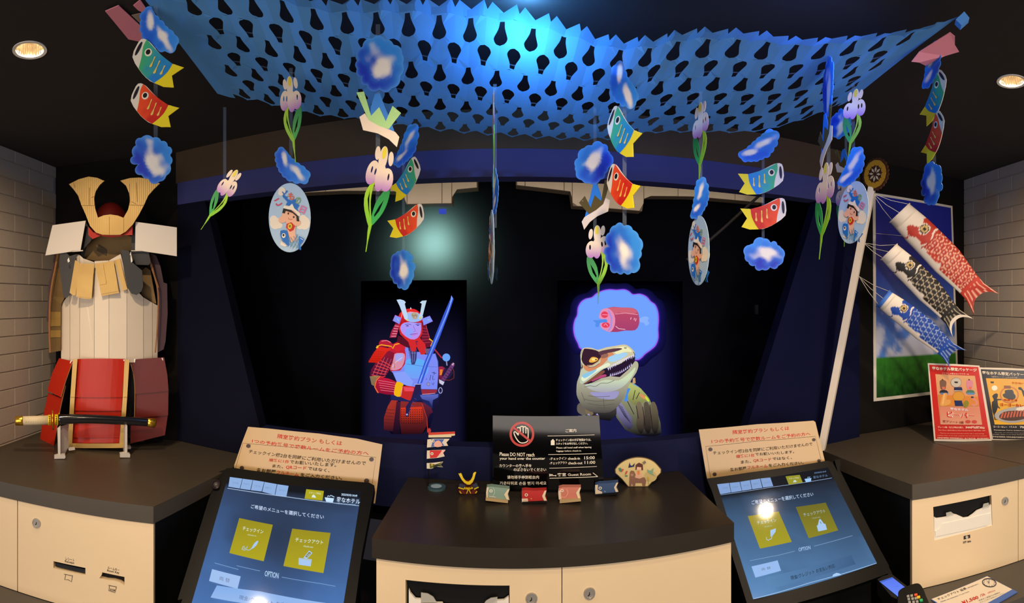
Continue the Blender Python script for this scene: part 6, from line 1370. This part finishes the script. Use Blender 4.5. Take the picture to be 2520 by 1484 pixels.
a.shape('#b87c20', ell(612, 655, 92, 76)); a.shape('#d89a38', ell(612, 655, 84, 70)); a.shape('#1c2858', [(548, 515), (660, 512), (678, 575), (540, 572)]); a.shape('#c8c0b0', [(542, 558), (676, 562), (676, 572), (542, 570)]); a.shape('#1c2c60', [(545, 715), (660, 715), (685, 800), (560, 800)]); a.shape('#8c8428', ell(725, 768, 42, 56, 20))
a.shape('#dc8c80', stroke(smo([(820, 690), (870, 710), (890, 760), (850, 790), (815, 770)], 4), 26)); a.shape('#1c2858', [(805, 652), (842, 656), (838, 680), (800, 676)])
a.shape('#d88870', [(325, 815), (935, 830), (972, 1085), (335, 1078)], 0, ('#dc9c80', 820, 1080)); a.build('product_picture', PRINTG, bd)
a = Art(RS, ZR2, base=.004, step=.0002); T = a.text
for bold_, col_ in ((.09, '#f4e8d8'), (.03, '#c82820')): T(col_, 'ビーバー', (432, 880), (846, 905), (440, 968), bold_)
T('#e8e0e8', '変なホテル', (482, 820), (760, 838), (486, 862), .03); T('#8c3c30', '味アソート 2袋', (372, 1010), (688, 1030), (376, 1052), .02)
T('#f0e4d0', '変なホテル限定パッケージ', (204, 196), (886, 226), (208, 250), .03); T('#f0d8c0', 'ここでしか買えないですぞ〜★', (360, 288), (768, 302), (364, 314), .01)
T('#f0e4d0', '500円(税込)', (716, 1104), (1004, 1108), (722, 1146), .03); T('#f0e0c8', 'プレーン味・白えび味の2袋入', (292, 1106), (682, 1112), (298, 1134), .01); T('#e8c8b0', 'Plain Flavor (BEAVER) & White Shrimp Flavor (BEAVER) ×500', (305, 1158), (1016, 1166), (308, 1176)); 
T('#e8c0a8', 'These are our exclusive items that combine with a unique package', (330, 1206), (1000, 1214), (332, 1220)); T('#e8c0a8', 'available ONLY at our hotel, a popular local rice snack from Kanazawa.', (292, 1240), (1045, 1248), (294, 1254)); T('#f0dcc8', '日本金沢旅限定 仿制包装盒的点心！由1个金沢之旅，请礼貌的选购它', (290, 1270), (1068, 1282), (294, 1294), .01)
a.build('lettering', INK, bd)
a = Art(RS, ZR2, base=.0036); a.shape('#c84840', ell(755, 1038, 42, 26)); a.shape('#c84840', ell(852, 1040, 42, 26)); a.build('flavour_badge', PRINTG, bd)
g2 = atz(2432, 1086, CT); RS2 = Plane(RS.o-RS.n*.010, RS.n)
e = thing('snack_sign', 'black and yellow curry sign partly behind the red snack sign', 'sign', tuple(g2))
m = MB(); m.poly([RS2.P(x, y) for x, y in ZR2([(932, 212), (1400, 222), (1740, 240), (1860, 1316), (1118, 1316)])], -RS2.n*.004); bd = m.build('board', WHITE, e)
a = Art(RS2, ZR2, base=.0005); a.shape('#1d1a20', [(950, 238), (1715, 262), (1835, 1306), (1135, 1300)]); a.shape('#e0a414', [(1028, 376), (1700, 388), (1770, 1082), (1162, 1080)], 0, ('#e8b01c', 380, 1080)); a.build('print', PRINTG, bd)
a = Art(RS2, ZR2, base=.0014, step=.00006)
a.shape('#c87820', ell(1385, 630, 145, 130)); a.shape('#e0a820', ell(1385, 630, 122, 108)); a.shape('#2c2c2c', [(1320, 560), (1430, 552), (1455, 610), (1480, 640), (1470, 690), (1390, 700), (1300, 665), (1285, 620), (1318, 605)], 2); a.shape('#8c4c20', [(1300, 488), (1405, 490), (1408, 535), (1306, 535)]); a.shape('#1c1814', [(1095, 425), (1152, 428), (1145, 452), (1105, 450)])
a.shape('#161214', [(1124, 650), (1150, 620), (1190, 605), (1212, 620), (1208, 660), (1192, 690), (1262, 692), (1262, 708), (1205, 712), (1208, 750), (1216, 800), (1246, 830), (1240, 842), (1210, 820), (1190, 880), (1160, 930), (1175, 1000), (1205, 1005), (1200, 1012), (1160, 1010), (1150, 940), (1128, 880), (1118, 800), (1120, 740), (1150, 712), (1140, 680)], 0)
a.shape('#161214', [(1520, 515), (1560, 512), (1600, 560), (1640, 620), (1640, 700), (1600, 650), (1570, 560), (1525, 545)], 0)
a.shape('#f4ecd8', ell(1160, 525, 44, 40)); a.shape('#a8a8a8', [(1165, 930), (1250, 870), (1400, 825), (1640, 795), (1760, 840), (1750, 960), (1600, 1030), (1420, 1058), (1260, 1030), (1175, 980)], 2); a.shape('#e8e0d0', [(1480, 850), (1560, 810), (1740, 790), (1760, 870), (1600, 880)], 2); a.shape('#4c2c18', [(1230, 950), (1300, 890), (1450, 870), (1600, 880), (1720, 900), (1700, 960), (1560, 1010), (1400, 1025), (1260, 1000)], 2)
for k in range(8): a.shape('#c85c38', stroke([(1258+k*48, 985-k*4), (1290+k*46, 900-k*6)], 26))
for k in range(7): a.shape('#3c1c10', stroke([(1282+k*48, 975-k*4), (1316+k*46, 900-k*6)], 7))
a.build('product_picture', PRINTG, bd)
a = Art(RS2, ZR2, base=.004, step=.0002); T = a.text
T('#f0e4d0', '変なホテル限定パッケージ', (968, 264), (1660, 296), (975, 318), .03); T('#e0d4c0', '「金沢カレーブームの火付け役！」', (1110, 342), (1540, 356), (1114, 364), .01); T('#c83018', '金沢発祥', (1296, 690), (1505, 700), (1300, 722), .04); T('#c83018', 'ゴーゴーカレー', (1240, 755), (1650, 772), (1246, 800), .04); T('#c83018', 'ゴーゴーカレー', (1425, 430), (1600, 440), (1427, 460), .03)
T('#f0e4d0', 'ゴーゴーカレー', (1140, 1098), (1350, 1104), (1144, 1128), .02); T('#f0e4d0', '1食入り', (1384, 1102), (1495, 1106), (1386, 1130), .02); T('#f0e4d0', '700円', (1540, 1100), (1700, 1106), (1546, 1138), .03)
T('#f0e4d0', 'Kanazawa Curry (retort pouch)', (1150, 1154), (1700, 1166), (1152, 1174), .01); T('#d8ccb8', 'Discover our exclusive retort pouch curry', (1165, 1196), (1690, 1206), (1168, 1210)); T('#d8ccb8', 'available ONLY at our hotel, Kanazawa curry', (1132, 1222), (1700, 1232), (1134, 1238)); T('#e8dcc8', '日本金沢旅限定 仿制包装盒的咖喱特色包装上', (1130, 1252), (1700, 1266), (1134, 1276), .01)
a.build('lettering', INK, bd)

# ================================================================== PAYMENT THINGS AT THE LOWER RIGHT
def lay(px, py, z, tilt):
    c = atz(px, py, z); hd = V((c.x, c.y, 0)).normalized(); t = math.radians(tilt); return Plane(c, V((0, 0, math.cos(t)))-hd*math.sin(t)), c
pl4, c = lay(2196, 1450, .80, 25)
e = thing('card_reader', 'small dark reader with a lit blue screen under the kiosk edge', 'card reader', (c.x, c.y, .74))
m = MB(); m.poly([pl4.P(x, y, -.002) for x, y in ZD_([(30, 1285), (75, 1258), (150, 1238), (165, 1250), (290, 1350), (240, 1400), (215, 1460), (150, 1430)])], V((0, 0, -.04))); m.build('case', BLACKP, e)
a = Art(pl4, ZD_, base=.0); a.shape('#5a78f0', [(48, 1302), (155, 1266), (262, 1350), (222, 1372), (205, 1430)], 0, ('#6c8cfa', 1270, 1420)); a.shape('#4466c8', [(48, 1302), (155, 1266), (165, 1276), (62, 1312)]); a.text('#3050b0', 'カードを挿入', (170, 1345), (205, 1338), (176, 1352)); a.build('display', SCREEN, e, 'lit blue display')
m = MB(); p = pl4.P(*ZD_([(120, 1250)])[0], 0); m.box((c.x-.03, c.y-.03, 0), (c.x+.03, c.y+.03, .755)); m.build('post', BLACKP, e)
pl5, c = lay(2255, 1470, .80, 20)
e = thing('payment_terminal', 'black card payment terminal with coloured keys beside the price sign', 'payment terminal', (c.x, c.y, .70))
m = MB(); m.poly([pl5.P(x, y, 0) for x, y in ZD_(smooth([(205, 1428), (222, 1372), (300, 1335), (368, 1318), (405, 1345), (438, 1420), (470, 1560), (230, 1600)], 3))], V((0, 0, -.05))); m.build('case', BLACKP, e, bevel=.003)
m = MB(); m.box((c.x-.03, c.y-.04, 0), (c.x+.03, c.y+.02, .74)); m.build('post', BLACKP, e)
for x, y, col_ in ((355, 1413, '#c84820'), (378, 1432, '#d8b020'), (400, 1458, '#20a060'), (290, 1425, 0), (320, 1420, 0), (296, 1450, 0), (328, 1446, 0), (355, 1442, 0), (302, 1476, 0), (336, 1474, 0), (366, 1470, 0), (310, 1500, 0), (345, 1500, 0)):
    m = MB(); w_ = 15 if col_ else 12; mt = KEYM if not col_ else (MATS.get('key'+col_) or pm('key'+col_, col_, .4))
    m.poly([pl5.P(px_, py_, .004) for px_, py_ in ZD_([(x-w_, y-6), (x+w_*.7, y-12), (x+w_, y+6), (x-w_*.7, y+12)])], -pl5.n*.004); m.build('key', mt, e, {'#c84820': 'red-orange key', '#d8b020': 'yellow key', '#20a060': 'green key'}.get(col_))
LP = Plane((0, 0, ZC0-.0005), (0, 0, 1))
e = thing('price_sign', 'white price card with blue edge and clock lying on the low ledge', 'sign', tuple(LP.P(*ZD_([(850, 1400)])[0], 0)))
m = MB(); m.poly([LP.P(x, y, .002) for x, y in ZD_([(480, 1452), (955, 1256), (1212, 1390), (1190, 1402), (760, 1640)])], V((0, 0, -.002))); m.build('card_edge', pm('blue_card_edge', '#3c64b4', .4), e, 'blue card edge')
m = MB(); m.poly([LP.P(x, y, .0026) for x, y in ZD_([(487, 1450), (955, 1259), (1165, 1368), (730, 1600)])], V((0, 0, -.0006))); bd = m.build('card', WHITE, e)
a = Art(LP, ZD_, base=.0030); T = a.text
T('#3c3c48', 'チェックアウト 延長', (530, 1444), (770, 1350), (546, 1462), .02); T('#3c3c48', 'お部屋の延長時間 1時間あたり', (788, 1354), (880, 1318), (792, 1362), .01); T('#5c6080', 'Check out extension /1h per hour', (560, 1470), (800, 1382), (566, 1480), .02); T('#b8281c', '¥1,500', (735, 1470), (872, 1420), (752, 1500), .03); T('#b8281c', '/1h', (890, 1412), (930, 1398), (900, 1432), .02); T('#c87060', '(税込)', (955, 1394), (1018, 1370), (962, 1406), .01); T('#4c4c58', '延長をご希望のお客様は', (880, 1458), (1060, 1388), (886, 1468)); T('#4c4c58', 'スタッフまでお声がけください', (890, 1474), (1098, 1394), (896, 1484)) 
a.line('#2c3440', ell(973, 1312, 58, 34, 8)+[(1030, 1320)], 7)
for k in range(12): t = k*math.pi/6; a.line('#2c3440', [(973+50*math.cos(t), 1312+29*math.sin(t)), (973+42*math.cos(t), 1312+24*math.sin(t))], 4)
a.line('#2c3440', [(973, 1315), (970, 1290)], 4); a.line('#2c3440', [(973, 1315), (955, 1300)], 4)
a.build('print', INK, bd)
for o in bpy.data.objects:
    if o.name.split('.')[0] in ('lettering', 'print', 'product_picture', 'samurai_picture', 'dinosaur_picture', 'screen_menu', 'wrap_stitching', 'fretwork', 'painted_marks', 'painted_tail'): o['kind'] = 'stuff'
